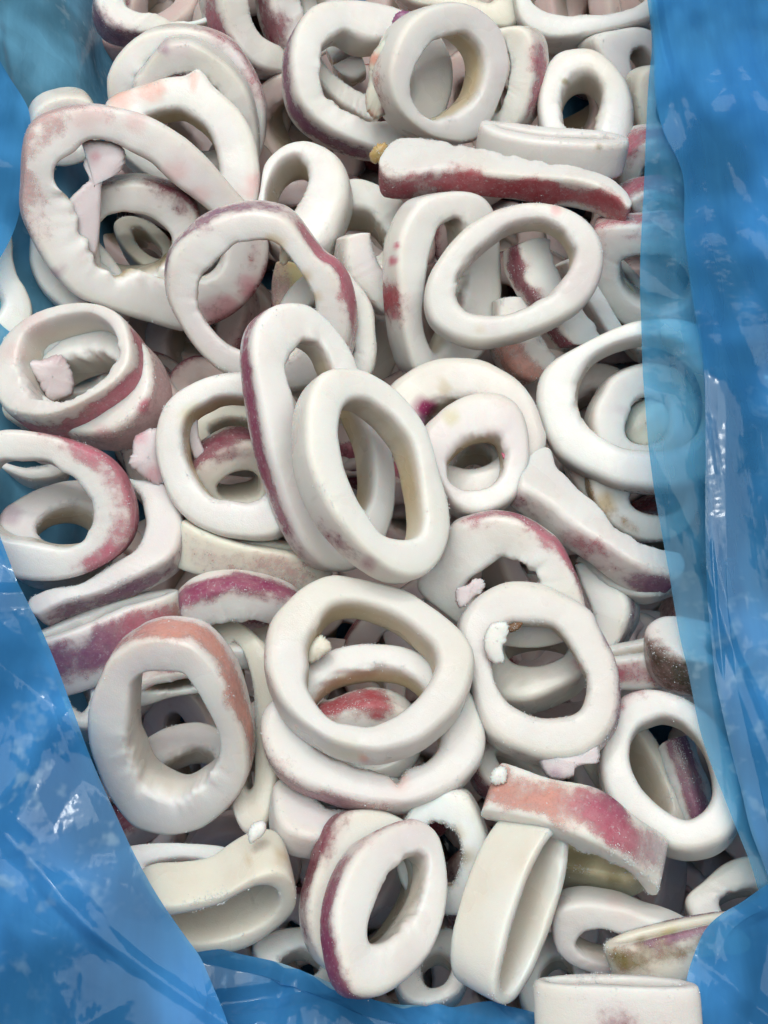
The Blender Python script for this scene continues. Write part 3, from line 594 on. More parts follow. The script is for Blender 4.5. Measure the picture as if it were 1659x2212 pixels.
    R('c18', 'pale orange squid strip under the lower edge of the smooth wet ring', [(1078,640),(1085,740),(1112,800),(1160,828)], [(1140,640),(1150,700),(1180,750),(1205,775)], z=110, t=(-1,.3), th=20, closed=False, skin=[(.3,1,-.3,.6,'orange',.7)])
    R('c19', 'large white squid ring at the right, its right half under the clear blue film', [(1386,689),(1340,702),(1288,725),(1236,751),(1197,774),(1171,800),(1160,832),(1159,868),(1168,904),(1181,940),(1191,957),(1210,983),(1249,1009),(1288,1029),(1327,1045),(1373,1053),(1415,1056),(1480,1050),(1550,1020),(1600,950),(1615,860),(1590,760),(1530,705),(1460,685)],
      [(1383,727),(1327,741),(1282,764),(1256,793),(1243,823),(1241,852),(1243,881),(1256,910),(1272,930),(1293,946),(1321,962),(1347,973),(1392,976),(1450,972),(1500,950),(1528,900),(1532,840),(1512,780),(1470,745),(1425,728)], z=225, t=(-.2,1), th=14, h=95, p=2.5, skin=[(80,110,.3,.9,'pink',.6)])
    R('c20', 'squid ring seen inside the large white ring at the right, partly under the film', [(1386,786),(1330,815),(1305,849),(1288,881),(1284,920),(1300,970),(1350,1010),(1420,1020),(1480,990),(1510,930),(1510,860),(1480,805),(1430,785)],
      [(1400,850),(1374,860),(1354,895),(1348,930),(1360,955),(1400,965),(1440,950),(1455,910),(1450,870),(1430,852)], z=150, t=(-1,.2), th=20, spots=[(1345,885,14,'lav',.6)])
    flap('c20', [(1360,880),(1400,860),(1440,880),(1450,930),(1410,965),(1360,955),(1345,925)], 110, th=10, colour='cream', name='membrane')
    R('c59', 'shaded white squid ring below the large one at the right, tan inner edge', [(1290,1005),(1275,1050),(1300,1110),(1345,1150),(1400,1170),(1470,1160),(1510,1110),(1510,1050),(1460,1000),(1370,985)],
      [(1390,1075),(1400,1090),(1430,1095),(1450,1080),(1440,1062),(1405,1060)], z=120, t=(-1,.2), th=15, skin=[(110,220,.0,.6,'tan',.8)], spots=[(1310,1085,24,'tan',.7)])
    R('c60', 'small cream squid piece between the small round ring and the large ring at the right', [(1215,985),(1235,1030),(1265,1075),(1300,1110)], [(1262,975),(1280,1020),(1300,1050),(1330,1080)], z=100, th=15, closed=False, base='cream', spots=[(1240,1020,14,'orange',.5)])
    # ---- centre
    R('d21', 'squid ring with a dark magenta patch, behind the small round one right of centre', [(843,829),(869,806),(905,784),(944,770),(996,768),(1041,775),(1080,793),(1113,813),(1139,842),(1158,875),(1171,914),(1178,946),(1160,1010),(1110,1060),(1030,1085),(940,1070),(870,1010),(840,930),(830,870)],
      [(925,872),(970,852),(1020,850),(1060,865),(1090,900),(1095,950),(1070,995),(1020,1015),(960,1000),(920,960),(908,910)], z=185, t=(.2,1), th=15, p=2.5, spots=[(915,885,30,'magenta',1.0),(905,910,22,'plum',.9),(1140,825,14,'tan',.8),(960,835,14,'tan',.4)])
    R('d22', 'small round white squid ring right of the tall central one', [(918,922),(944,894),(979,865),(1022,848),(1061,845),(1095,855),(1122,878),(1140,915),(1146,960),(1142,1010),(1118,1065),(1070,1098),(1020,1106),(980,1090),(955,1050),(935,1000),(920,960)],
      [(964,1000),(970,980),(989,958),(1015,940),(1048,931),(1078,936),(1092,960),(1094,995),(1082,1030),(1058,1050),(1028,1058),(995,1054),(972,1038)], z=255, t=(-.2,.5), th=20, h=90, p=2.4, spots=[(975,905,20,'yellow',.5)], yellow=.8)
    R('d22b', 'dim squid ring seen through the hole of the small round one', [(960,950),(1000,925),(1060,920),(1110,950),(1120,1010),(1080,1060),(1010,1070),(960,1030)], [(985,1000),(1005,975),(1030,965),(1055,980),(1050,1005),(1020,1015),(995,1015)], z=125, th=30, t=(0,1), base='flesh')
    R('d56', 'twisted squid strip right of centre with three magenta patches along its side', [(1125,1010),(1127,1045),(1161,1067),(1194,1090),(1226,1120),(1275,1156),(1324,1188),(1373,1217),(1415,1234),(1480,1248)],
      [(1158,966),(1187,967),(1203,1005),(1222,1024),(1255,1060),(1290,1090),(1327,1139),(1363,1159),(1400,1178),(1480,1195)], z=240, t=(-.6,.9), th=42, h=92, closed=False, skin=[(.0,.24,.15,.8,'magenta',.8),(.42,.66,.15,.85,'rose',.9),(.78,1.1,.1,.85,'plum',1.0)])
    flap('d56', [(1084,978),(1096,984),(1112,1005),(1122,1022),(1116,1042),(1104,1034),(1090,1006)], 226, th=7, colour='rose', name='skin_tail', label='pointed pink skin tail')
    R('d57', 'white squid strip curving under the twisted strip at the right', [(1240,1200),(1290,1245),(1330,1272),(1380,1288),(1420,1286),(1462,1268)], [(1290,1185),(1330,1215),(1380,1242),(1420,1250),(1455,1238),(1480,1225)], z=170, t=(0,1), th=15, closed=False, h=70)
    R('d58', 'white squid strip standing right of the pink topped ring, dark thin edge', [(1295,1215),(1332,1262),(1353,1298),(1353,1340),(1332,1390),(1308,1430)], [(1237,1215),(1255,1260),(1272,1300),(1284,1340),(1290,1380),(1288,1420)], z=135, t=(1,0), th=18, closed=False, skin=[(.3,1,.1,.6,'plum',.7)])
    R('d23', 'tall squid ring in the centre with a long magenta stripe down its left side', [(641,653),(605,658),(572,681),(556,709),(549,741),(548,777),(557,839),(566,888),(576,933),(587,978),(605,1035),(625,1094),(647,1146),(673,1188),(712,1224),(770,1228),(820,1190),(850,1120),(857,1064),(856,1016),(840,950),(815,870),(774,793),(765,767),(748,735),(725,702),(699,676),(670,658)],
      [(664,728),(644,737),(628,754),(620,777),(620,806),(626,839),(645,930),(665,1010),(690,1070),(720,1110),(750,1125),(785,1120),(808,1080),(812,1020),(800,950),(765,870),(721,790),(712,767),(699,748),(683,735)],
      z=330, t=(-1,.3), th=28, h=92, ragged=1.2, skin=[(100,262,.25,.78,'magenta',1.0),(262,290,.3,.8,'rose',.6)], yellow=.9)
    R('d24', 'tall oval white squid ring on top at the centre, magenta patch at its foot', [(748,790),(722,793),(696,808),(679,836),(670,868),(667,904),(667,940),(669,972),(675,1000),(684,1028),(700,1065),(724,1107),(754,1146),(788,1185),(820,1213),(852,1235),(885,1246),(914,1243),(940,1225),(963,1191),(975,1146),(975,1107),(966,1061),(953,1022),(941,980),(934,957),(918,915),(892,876),(859,840),(826,814),(787,795)],
      [(768,855),(748,866),(736,886),(732,914),(732,940),(739,983),(752,1025),(774,1074),(794,1107),(817,1143),(836,1159),(862,1168),(892,1170),(914,1158),(922,1130),(922,1100),(914,1040),(905,990),(892,950),(872,920),(852,895),(826,874),(800,858)],
      z=420, t=(-1,.55), th=33, h=100, p=3.2, skin=[(100,120,.25,.9,'magenta',.85)], spots=[(684,1075,9,'olive',.4),(790,1222,26,'magenta',.6)], yellow=.85)
    R('d92', 'thick cream squid ring left of the tall central pair, olive tinge inside', [(508,800),(456,810),(413,829),(378,852),(352,884),(339,920),(335,953),(339,999),(352,1042),(368,1077),(391,1107),(423,1133),(465,1152),(505,1160),(560,1162),(600,1150),(640,1100),(660,1020),(650,900),(610,830),(560,800)],
      [(508,852),(469,855),(443,868),(417,884),(400,904),(391,933),(391,950),(394,983),(410,1025),(433,1058),(462,1080),(505,1086),(545,1088),(580,1060),(592,980),(582,900),(550,862)], z=270, t=(.6,.6), th=15, h=95, yellow=1, spots=[(410,900,30,'yellow',.5)])
    flap('d92', [(404,905),(425,900),(430,940),(445,985),(440,1000),(420,990),(408,950)], 215, th=9, colour='lav', name='membrane')
    R('d92b', 'squid ring with a dark red rim seen inside the thick cream ring left of centre', [(425,1010),(465,978),(508,960),(560,965),(600,1000),(600,1080),(550,1120),(460,1110),(425,1050)], [(468,1050),(500,1022),(545,1020),(568,1045),(560,1080),(520,1088),(480,1080)], z=165, t=(-.3,-1), th=28, skin=[(170,350,.0,.8,'maroon',.9)], base='cream')
    R('d92c', 'brownish squid ring in the upper part of the hole of the thick cream ring', [(400,880),(460,860),(540,870),(600,900),(610,960),(540,990),(450,980),(410,940)], [(460,920),(500,905),(550,920),(555,940),(510,950),(470,945)], z=120, t=(.2,1), th=30, base='cream')
    R('d40', 'frosty lilac squid ring piece in the gap left of the thick cream ring', [(310,1040),(345,1035),(375,1070),(388,1110),(388,1150),(372,1195),(335,1225),(270,1255),(200,1280),(130,1302),(70,1335)],
      [(262,1030),(300,1060),(313,1100),(315,1139),(296,1185),(250,1214),(210,1237),(163,1260),(107,1270),(55,1295)], z=215, t=(.6,.8), th=30, h=85, closed=False, skin=[(.35,1,.1,.85,'plum',.75),(.0,.4,.3,.8,'pink',.5)], spots=[(345,1050,30,'lav',.6)])
    flap(None, [(290,946),(316,929),(340,926),(348,960),(352,1000),(362,1030),(345,1050),(318,1036),(290,1016),(277,1000),(286,976)], 235, th=12, colour='lav', name='squid_scrap', label='frosted lilac scrap of squid wedged left of the thick cream ring', spots=[(300,940,20,'rose',.5),(335,1025,20,'rose',.4)])
    # ---- left
    R('e38', 'thin walled squid hoop at the left edge with broad red skin', [(-20,835),(-22,780),(0,735),(33,700),(72,675),(124,656),(176,650),(228,660),(265,687),(282,730),(282,778),(263,812),(233,838),(195,861),(150,883),(98,898),(49,895),(5,880)],
      [(48,825),(36,795),(40,750),(58,716),(98,692),(150,677),(198,677),(238,703),(256,741),(251,775),(228,809),(202,839),(156,861),(107,867),(68,856)], z=280, t=(.75,.8), th=43, h=125, p=3.0, ragged=1.5, skin=[(-45,178,.18,.80,'rose',1.15),(75,175,.25,.92,'maroon',.8),(-60,-25,.3,.9,'orange',.5)], spots=[(60,700,40,'pink',.35),(30,760,30,'pink',.3),(240,700,20,'lav',.6)], yellow=.3)
    flap('e38', [(54,782),(90,776),(130,766),(150,790),(161,822),(156,853),(112,868),(95,850),(78,818)], 185, th=14, colour='lav', name='membrane', label='lilac torn membrane inside the hoop', spots=[(118,742,36,'magenta',.6)])
    R('e38b', 'cream squid ring seen through the red skinned hoop at the left', [(70,800),(90,750),(150,725),(220,725),(260,760),(250,830),(180,870),(100,860)], [(130,815),(145,795),(180,790),(205,805),(190,830),(150,835)], z=140, t=(-.3,-1), th=20, skin=[(190,270,.0,.8,'magenta',.7)])
    R('e39', 'pale pink squid ring directly under the red skinned hoop at the left', [(300,735),(322,775),(326,825),(308,872),(268,915),(215,935),(140,930),(60,915),(0,890),(0,800),(100,720),(220,690)],
      [(262,790),(268,825),(250,860),(190,885),(110,870),(70,830),(120,775),(210,755)], z=215, t=(1,.9), th=45, h=98, skin=[(-60,150,.1,.95,'pink',1.0)], spots=[(318,880,22,'rose',.9),(230,945,26,'rose',.5)])
    R('e41', 'white squid ring cut by the left frame edge, red frosty skin round its right side', [(0,931),(65,933),(124,944),(179,964),(221,986),(254,1019),(273,1058),(283,1100),(283,1139),(270,1175),(244,1204),(202,1230),(146,1250),(98,1255),(49,1252),(0,1240),(-60,1200),(-90,1120),(-90,1040),(-60,960)],
      [(0,993),(42,991),(104,994),(130,1012),(163,1029),(186,1058),(203,1087),(205,1120),(195,1149),(176,1175),(137,1185),(91,1182),(49,1171),(10,1165),(-30,1130),(-40,1060),(-25,1010)], z=290, t=(1,-.15), th=14, h=92, skin=[(-95,60,.0,.85,'rose',1.0),(-50,20,.1,.9,'maroon',.5)], yellow=.6)
    flap('e41', [(72,988),(105,990),(140,1000),(150,1010),(144,1022),(112,1004),(84,1000)], 255, th=5, colour='lav', name='membrane')
    R('e42', 'dim squid ring seen through the white ring at the left frame edge', [(0,1110),(42,1074),(98,1048),(163,1035),(230,1050),(270,1110),(250,1180),(180,1230),(80,1230),(10,1180)],
      [(75,1150),(85,1120),(120,1095),(170,1085),(210,1105),(215,1150),(180,1180),(120,1185)], z=180, t=(-.2,1), th=30, yellow=.6, spots=[(18,1110,26,'plum',.4)])
    R('e42b', 'shaded squid ring at the left frame edge just under the hoop', [(-40,1000),(0,1010),(60,1035),(120,1030),(150,1010),(140,970),(60,960),(-20,960)], [(20,990),(50,1005),(90,1003),(110,990),(70,978)], z=150, th=20)
    R('e44', 'squid ring on its side at the left with a wide pink to purple skin band', side=(215,1325,-19,178,50,34), z=165, th=70, h=125, skin=[(-.1,.62,.02,.85,'plum',1.0),(.5,1.0,.02,.8,'rose',.8),(.85,1.1,.1,.8,'tan',.6)])
    R('e44b', 'dim squid ring between the pink to purple band and the salmon skinned ring', [(90,1440),(140,1420),(200,1430),(230,1500),(200,1570),(150,1560),(110,1500)], [(150,1475),(170,1470),(185,1500),(175,1520),(155,1505)], z=120, th=20)
    R('e45', 'squid ring below the tall central pair with a vivid magenta stripe along its top', [(392,1330),(405,1305),(440,1281),(488,1268),(540,1267),(600,1283),(650,1310),(670,1360),(640,1420),(560,1450),(470,1440),(410,1400)],
      [(440,1370),(460,1348),(500,1338),(550,1340),(600,1360),(605,1390),(560,1405),(500,1405),(455,1395)], z=235, t=(-.25,-1), th=33, h=88, skin=[(180,345,.02,.52,'magenta',1.15)])
    R('e45b', 'pinkish cream squid ring on its side under the foot of the tall central pair', side=(555,1170,14,165,45,32), z=185, th=68, h=95, base='cream', skin=[(.1,.9,.1,.8,'pink',.45)])
    R('e46', 'tall squid ring at the lower left with salmon skin over its top and right side', [(215,1470),(235,1425),(271,1399),(290,1388),(329,1378),(378,1380),(417,1391),(450,1420),(470,1445),(488,1475),(505,1524),(518,1573),(528,1622),(531,1670),(521,1709),(499,1742),(466,1775),(427,1800),(368,1812),(310,1805),(271,1784),(232,1729),(205,1660),(190,1600),(192,1530)],
      [(349,1447),(310,1450),(284,1470),(279,1491),(276,1524),(271,1576),(271,1620),(281,1654),(290,1687),(303,1709),(333,1729),(378,1740),(420,1719),(453,1693),(473,1654),(476,1605),(466,1566),(450,1530),(434,1498),(414,1468),(394,1449)],
      z=325, t=(.45,-1), th=38, h=112, p=4.0, ragged=1.4, skin=[(232,440,.12,.66,'orange',1.05),(205,248,.15,.8,'rose',1.1)], spots=[(215,1520,40,'lav',.5)], yellow=.2)
    flap('e46', [(272,1402),(292,1394),(304,1400),(304,1425),(309,1448),(302,1459),(288,1446),(276,1436)], 338, th=9, colour='flesh', name='tissue_tooth')
    R('e47', 'shaded squid ring seen through the tall salmon skinned one at the lower left', [(270,1660),(290,1620),(330,1585),(380,1565),(440,1560),(500,1590),(515,1640),(490,1690),(420,1722),(340,1722),(285,1700)],
      [(330,1670),(370,1630),(420,1612),(460,1620),(470,1650),(440,1680),(390,1700),(345,1700)], z=150, t=(0,1), th=24, yellow=.8)
    R('e47b', 'dark pink squid ring at the top of the hole of the salmon skinned one', [(270,1500),(300,1470),(370,1455),(440,1455),(470,1480),(440,1500),(370,1510),(300,1530)], [(350,1486),(380,1478),(410,1478),(400,1486),(370,1490)], z=165, t=(0,-1), th=30, skin=[(180,360,.0,.8,'rose',.8)])
    R('e48', 'plain cream squid ring behind the right side of the salmon skinned one', [(440,1345),(475,1335),(515,1345),(552,1372),(590,1420),(610,1500),(605,1620),(595,1700),(570,1780),(530,1800),(500,1740),(490,1600),(480,1480),(455,1400)],
      [(505,1400),(530,1430),(548,1500),(550,1600),(545,1680),(525,1680),(515,1560),(508,1460)], z=205, t=(.6,.4), th=20, base='cream', h=90)
    # ---- lower centre
    R('f49', 'wide white squid ring just below centre, lying on another one, tan stains on its side', [(722,1238),(680,1250),(647,1269),(618,1296),(592,1325),(579,1354),(574,1390),(574,1430),(586,1470),(608,1513),(641,1549),(680,1578),(722,1601),(768,1614),(817,1620),(865,1610),(914,1591),(957,1558),(989,1526),(1009,1493),(1022,1454),(1025,1415),(1012,1380),(992,1354),(963,1328),(931,1302),(898,1279),(865,1264),(817,1252),(768,1243)],
      [(722,1300),(696,1320),(683,1344),(666,1368),(657,1395),(659,1431),(657,1470),(670,1500),(693,1532),(722,1556),(761,1564),(800,1568),(843,1552),(875,1532),(905,1506),(924,1483),(940,1457),(949,1425),(940,1392),(914,1364),(885,1338),(852,1317),(817,1304),(765,1294)],
      z=350, t=(-.1,1), th=26, h=108, p=2.8, ragged=1.2, spots=[(660,1605,12,'plum',.6),(665,1622,16,'plum',.4),(787,1640,14,'orange',.8),(795,1655,18,'plum',.4),(825,1658,14,'plum',.5),(912,1625,12,'plum',.5),(1010,1535,20,'plum',.4),(820,1665,24,'tan',.5),(740,1640,50,'yellow',.3)], skin=[(180,215,.1,.8,'rose',.5)], yellow=.8)
    flap('f49', [(660,1400),(672,1385),(690,1372),(702,1376),(714,1388),(716,1402),(700,1415),(684,1428),(662,1432)], 305, th=13, colour='cream', name='tissue_lump')
    R('f51', 'small squid ring with dark red skin at the bottom of the wide white ring hole', [(690,1560),(730,1540),(780,1524),(830,1522),(890,1545),(920,1600),(880,1680),(780,1690),(700,1650)],
      [(760,1610),(800,1590),(850,1600),(860,1640),(810,1660),(765,1645)], z=225, t=(-.3,-1), th=28, skin=[(180,300,.0,.8,'red',.9)])
    R('f52', 'wide squid ring under the white one below centre, dark purple patch at its lower left', [(569,1535),(566,1578),(576,1620),(599,1656),(625,1678),(656,1694),(703,1710),(768,1728),(833,1736),(891,1732),(947,1715),(996,1688),(1028,1656),(1044,1627),(1048,1591),(1041,1552),(1020,1500),(980,1450),(920,1412),(870,1393),(817,1387),(768,1389),(716,1402),(675,1422),(635,1455),(595,1500)],
      [(662,1545),(675,1500),(700,1472),(735,1452),(800,1439),(865,1444),(905,1466),(935,1505),(955,1560),(955,1610),(925,1645),(880,1662),(858,1690),(835,1672),(770,1660),(700,1630),(670,1595)], z=285, t=(-.15,1), th=20, h=90, p=2.7, skin=[(78,170,.1,.85,'pink',.7),(112,142,.15,.95,'plum',1.1)], spots=[(860,1680,30,'orange',.35)], yellow=.9)
    R('f53', 'ragged white squid ring right of the wide one, torn tabs inside and below', [(1080,1263),(1119,1257),(1168,1260),(1210,1277),(1249,1297),(1279,1322),(1290,1348),(1308,1383),(1321,1410),(1333,1450),(1338,1487),(1337,1526),(1328,1558),(1308,1588),(1285,1612),(1250,1632),(1210,1638),(1161,1632),(1122,1618),(1085,1602),(1052,1572),(1035,1530),(1024,1485),(1008,1440),(996,1390),(996,1340),(1018,1303),(1045,1280)],
      [(1100,1341),(1129,1340),(1187,1344),(1208,1357),(1228,1377),(1243,1403),(1260,1439),(1270,1460),(1270,1496),(1258,1530),(1235,1546),(1210,1551),(1178,1553),(1142,1545),(1106,1526),(1086,1505),(1068,1470),(1062,1430),(1066,1390),(1078,1358)],
      z=300, t=(-.1,.25), th=12, h=90, p=2.7, flare=.09, ragged=1.6, skin=[(-35,40,.05,.9,'plum',.75),(75,110,.1,.8,'plum',.5)], spots=[(1250,1440,14,'rose',.5),(1050,1400,30,'lav',.4)], yellow=.9)
    flap('f53', [(1165,1630),(1210,1632),(1262,1624),(1290,1612),(1297,1630),(1290,1648),(1262,1652),(1243,1660),(1238,1676),(1213,1684),(1180,1676)], 285, th=12, colour='lav', name='torn_tab', label='lilac torn tab at the foot of the ring', spots=[(1200,1668,16,'plum',.5)])
    flap('f53', [(1060,1348),(1082,1342),(1098,1350),(1096,1378),(1086,1400),(1090,1430),(1066,1432),(1048,1408),(1046,1375)], 315, th=10, colour='flesh', name='torn_tab', spots=[(1050,1415,12,'lav',.6)])
    flap('f53', [(1096,1352),(1112,1345),(1128,1345),(1122,1358),(1104,1366),(1094,1362)], 292, th=6, colour='brown', name='tissue_tab', label='brown shred inside the rim')
    R('f54', 'squid ring right of centre with a purple pink skinned top and a curled hook inside', [(976,1139),(1012,1125),(1045,1118),(1080,1117),(1130,1130),(1178,1159),(1210,1188),(1238,1240),(1258,1298),(1262,1345),(1235,1378),(1170,1398),(1100,1396),(1040,1380),(990,1350),(925,1300),(903,1272),(910,1245),(944,1221),(965,1175)],
      [(1050,1222),(1078,1206),(1105,1205),(1135,1218),(1158,1237),(1168,1265),(1170,1300),(1150,1325),(1110,1338),(1070,1332),(1035,1318),(1005,1300),(993,1278),(1010,1250)], z=235, t=(.25,-1), th=14, h=85, ragged=1.6, skin=[(235,372,.05,.7,'rose',.9),(240,300,.1,.8,'plum',.5)], yellow=.3)
    flap('f54', [(983,1282),(990,1270),(1012,1262),(1022,1252),(1040,1250),(1048,1262),(1040,1280),(1022,1292),(1008,1308),(990,1312)], 262, th=11, colour='lav', name='curled_hook', label='pale curled hook of tissue')
    R('f55', 'squid ring seen through the hole of the ragged white one, lower of two', [(1050,1400),(1060,1470),(1085,1505),(1145,1507),(1210,1482),(1255,1455),(1285,1400),(1260,1340),(1150,1320),(1070,1340)],
      [(1100,1390),(1110,1425),(1160,1432),(1210,1415),(1220,1385),(1160,1365)], z=165, t=(.1,1), th=25, spots=[(1255,1440,16,'rose',.6)])
    R('f65', 'cream squid ring whose rounded side shows below the purple patched one', [(602,1680),(594,1725),(606,1775),(640,1800),(690,1810),(760,1805),(850,1780),(880,1700),(800,1650),(680,1650)],
      [(680,1710),(700,1740),(760,1745),(810,1730),(820,1700),(760,1685),(700,1690)], z=225, t=(-.3,1), th=40, h=90)
    R('f61', 'squid strip at the lower right with frosted pink skin facing up', [(1040,1742),(1080,1748),(1178,1768),(1275,1803),(1345,1845),(1395,1890),(1430,1925)], [(1040,1768),(1080,1776),(1178,1798),(1275,1838),(1327,1863),(1365,1893),(1405,1940)],
      z=335, t=(.33,-1), th=66, h=108, closed=False, skin=[(-.1,.45,.12,.85,'orange',.75),(.38,.85,.1,.85,'rose',1.0),(.5,.75,.45,.98,'magenta',.9),(.8,1.1,.3,.9,'lav',.8)])
    flap('f61', [(1060,1672),(1070,1658),(1088,1656),(1096,1668),(1092,1690),(1074,1696),(1060,1690)], 345, th=12, colour='flesh', name='frosted_knob')
    R('f96', 'dark pink squid ring on its side in the gap right of the ragged white ring', side=(1395,1400,-8,130,50,30), z=170, th=66, h=75, skin=[(0,.9,.1,.8,'rose',.6)])
    R('f97', 'rosy squid ring in the shade under the foot of the ragged white ring', [(1030,1600),(1080,1590),(1160,1620),(1200,1680),(1160,1720),(1090,1710),(1040,1670)], [(1090,1640),(1110,1640),(1140,1665),(1135,1680),(1110,1675)], z=180, th=25, t=(-1,1), skin=[(60,250,.0,.8,'rose',.6)])
    # ---- right, lower
    R('g60', 'large white squid ring at the lower right, its right side under the blue film', [(1344,1506),(1373,1491),(1405,1487),(1448,1495),(1493,1516),(1545,1560),(1585,1630),(1600,1700),(1595,1770),(1560,1815),(1500,1835),(1440,1825),(1380,1790),(1332,1745),(1306,1695),(1297,1640),(1308,1585),(1325,1540)],
      [(1435,1545),(1405,1552),(1379,1565),(1363,1591),(1357,1630),(1363,1662),(1379,1695),(1405,1724),(1438,1750),(1471,1767),(1497,1768),(1526,1750),(1540,1721),(1541,1675),(1528,1627),(1506,1591),(1471,1558)], z=265, t=(-.1,.5), th=14, h=100, flare=.07, p=2.8, skin=[(215,285,.05,.9,'rose',.55)], yellow=.5)
    R('g60b', 'dim squid ring seen through the large white ring at the lower right, left one', side=(1385,1650,62,150,70,34), z=120, t=(0,1), th=40, base='cream')
    R('g60c', 'dim plum edged squid strip seen through the large white ring at the lower right', [(1455,1590),(1482,1660),(1502,1720),(1522,1800)], [(1415,1615),(1440,1680),(1462,1740),(1480,1810)], z=115, t=(1,-.3), th=25, closed=False, skin=[(-.1,1.1,-.1,.6,'plum',1)])
    R('g70', 'squid ring half under the right film with a dark olive stain', [(1396,1365),(1405,1338),(1440,1325),(1500,1335),(1580,1360),(1640,1400),(1620,1440),(1540,1436),(1462,1424),(1418,1404)], [(1560,1395),(1585,1392),(1600,1405),(1580,1412)], z=290, t=(-.1,1), th=46, h=100, skin=[(-10,200,.02,.95,'black',1.2),(195,225,.1,.6,'orange',.6)])
    R('g71', 'squid ring at the lower right edge between the white ring and the blue flap', [(1480,1950),(1520,1900),(1580,1856),(1650,1850),(1720,1900),(1720,2000),(1640,2050),(1540,2030)], [(1560,1950),(1600,1922),(1650,1925),(1660,1970),(1610,1990)], z=230, th=16, t=(-.3,1))
    R('g72', 'squid ring under the frosted pink strip with a brownish yellow inside', [(1190,1780),(1182,1840),(1220,1872),(1300,1890),(1370,1895),(1420,1850),(1380,1780),(1280,1750)], [(1240,1800),(1245,1830),(1300,1850),(1350,1845),(1360,1810),(1290,1790)], z=215, t=(0,1), th=30, base='yellow', spots=[(1240,1860,50,'olive',.5),(1330,1895,20,'olive',.4)])
    R('g66', 'narrow squid ring standing on edge at the bottom, right of the black holed one', side=(1148,1975,113,205,80,26), z=345, t=(0,1), th=56, h=122, p=4.0, yellow=.3)
    R('g67', 'white squid ring at the lower right beside the olive stained one, pale pink on top', [(1195,1985),(1215,1962),(1262,1952),(1310,1958),(1350,1966),(1400,1985),(1450,2000),(1500,2030),(1510,2090),(1450,2140),(1350,2140),(1275,2105),(1225,2080),(1197,2040)],
      [(1240,2040),(1262,2012),(1308,2008),(1350,2025),(1400,2045),(1410,2080),(1370,2095),(1300,2085),(1255,2065)], z=260, t=(-.1,-1), th=30, h=85, spots=[(1330,1930,28,'pink',.4)], yellow=.3)
    R('g68', 'squid ring on its side at the lower right with olive and plum stains', side=(1450,2012,-13,150,52,34), z=315, th=70, h=100, base='cream', skin=[(.2,.95,-.3,.14,'plum',.6),(.0,.3,.02,.5,'olive',.9),(.3,.8,.1,.4,'olive',.55)], spots=[(1385,2035,16,'olive',.6),(1350,2070,14,'olive',.7),(1440,2020,28,'yellow',.9),(1455,2022,9,'black',.8),(1400,2050,26,'olive',.4),(1330,2065,12,'olive',.8)])
    R('g69', 'squid ring at the very bottom right, frosted rim and a magenta patch on its side', side=(1330,2122,2,168,60,32), z=395, th=76, h=150, skin=[(.42,.60,.42,.95,'magenta',.9),(.70,.78,.5,.95,'rose',.8)])
    # ---- bottom
    R('h62', 'cream squid ring on its side beside the lower left flap, small brown stains', [(300,1985),(335,1955),(400,1948),(470,1935),(520,1908),(560,1888),(600,1880),(630,1893),(642,1935),(635,1975),(590,2020),(528,2056),(440,2075),(370,2068),(315,2030)],
      [(362,1978),(400,1970),(470,1955),(510,1935),(550,1916),(585,1915),(604,1935),(600,1965),(575,1995),(520,2025),(450,2040),(390,2035),(355,2005)], z=285, t=(-.25,-1), th=48, h=125, base='cream', spots=[(540,1865,12,'tan',.8),(508,1862,8,'brown',.7),(610,1850,22,'tan',.5),(530,1790,24,'pink',.3),(547,1945,6,'black',.5)], yellow=.1)
    flap('h62', [(535,1800),(545,1780),(560,1773),(574,1778),(572,1800),(556,1815),(540,1822)], 330, th=10, colour='flesh', name='frosted_tab')
    R('h77', 'pale squid ring between the salmon skinned ring and the cream one beside the flap', [(240,1850),(290,1822),(400,1818),(500,1830),(540,1880),(480,1930),(360,1930),(270,1900)], [(340,1870),(400,1858),(450,1870),(430,1890),(370,1892)], z=190, th=20)
    R('h63', 'squid ring at the bottom, black hole, dark magenta skin on its left side', [(900,1768),(850,1782),(800,1812),(766,1852),(738,1910),(725,1970),(730,2040),(747,2110),(776,2148),(830,2148),(885,2115),(930,2065),(960,2000),(973,1920),(966,1850),(945,1795)],
      [(905,1838),(870,1858),(836,1895),(810,1950),(797,2000),(802,2040),(826,2045),(860,2028),(895,1985),(918,1935),(928,1885),(925,1850)], z=360, t=(-1,.25), th=27, h=98, p=2.8, ragged=1.5, skin=[(95,240,.12,.85,'magenta',1.05),(250,285,.05,.5,'rose',.8)], yellow=.3)
    R('h64', 'squid ring left of the one with the black hole, thin maroon skin edge', [(762,1752),(725,1775),(700,1820),(685,1880),(668,1940),(668,2000),(690,2060),(730,2100),(800,2080),(880,2000),(920,1900),(900,1800),(840,1755)],
      [(790,1840),(765,1890),(750,1960),(760,2040),(790,2060),(850,2010),(893,1930),(885,1860),(845,1825)], z=285, t=(-1,0), th=17, skin=[(140,260,.05,.8,'maroon',.9)])
    R('h73', 'squid ring right of the one with the black hole, olive tinted hollow', [(900,1730),(990,1710),(1022,1737),(1043,1785),(1057,1835),(1050,1900),(1020,1955),(980,1980),(890,1950),(850,1850)],
      [(930,1775),(982,1790),(1000,1840),(992,1890),(968,1925),(925,1900),(905,1830)], z=260, t=(.3,-.5), th=10, spots=[(985,1800,20,'tan',.5),(1002,1850,26,'olive',.6)], yellow=.8)
    R('h74', 'pale squid ring low at the bottom, left of the black holed ring', [(545,2040),(600,2005),(680,2005),(730,2060),(720,2120),(660,2150),(590,2130)], [(620,2070),(650,2055),(680,2070),(670,2095),(635,2095)], z=170, th=20)
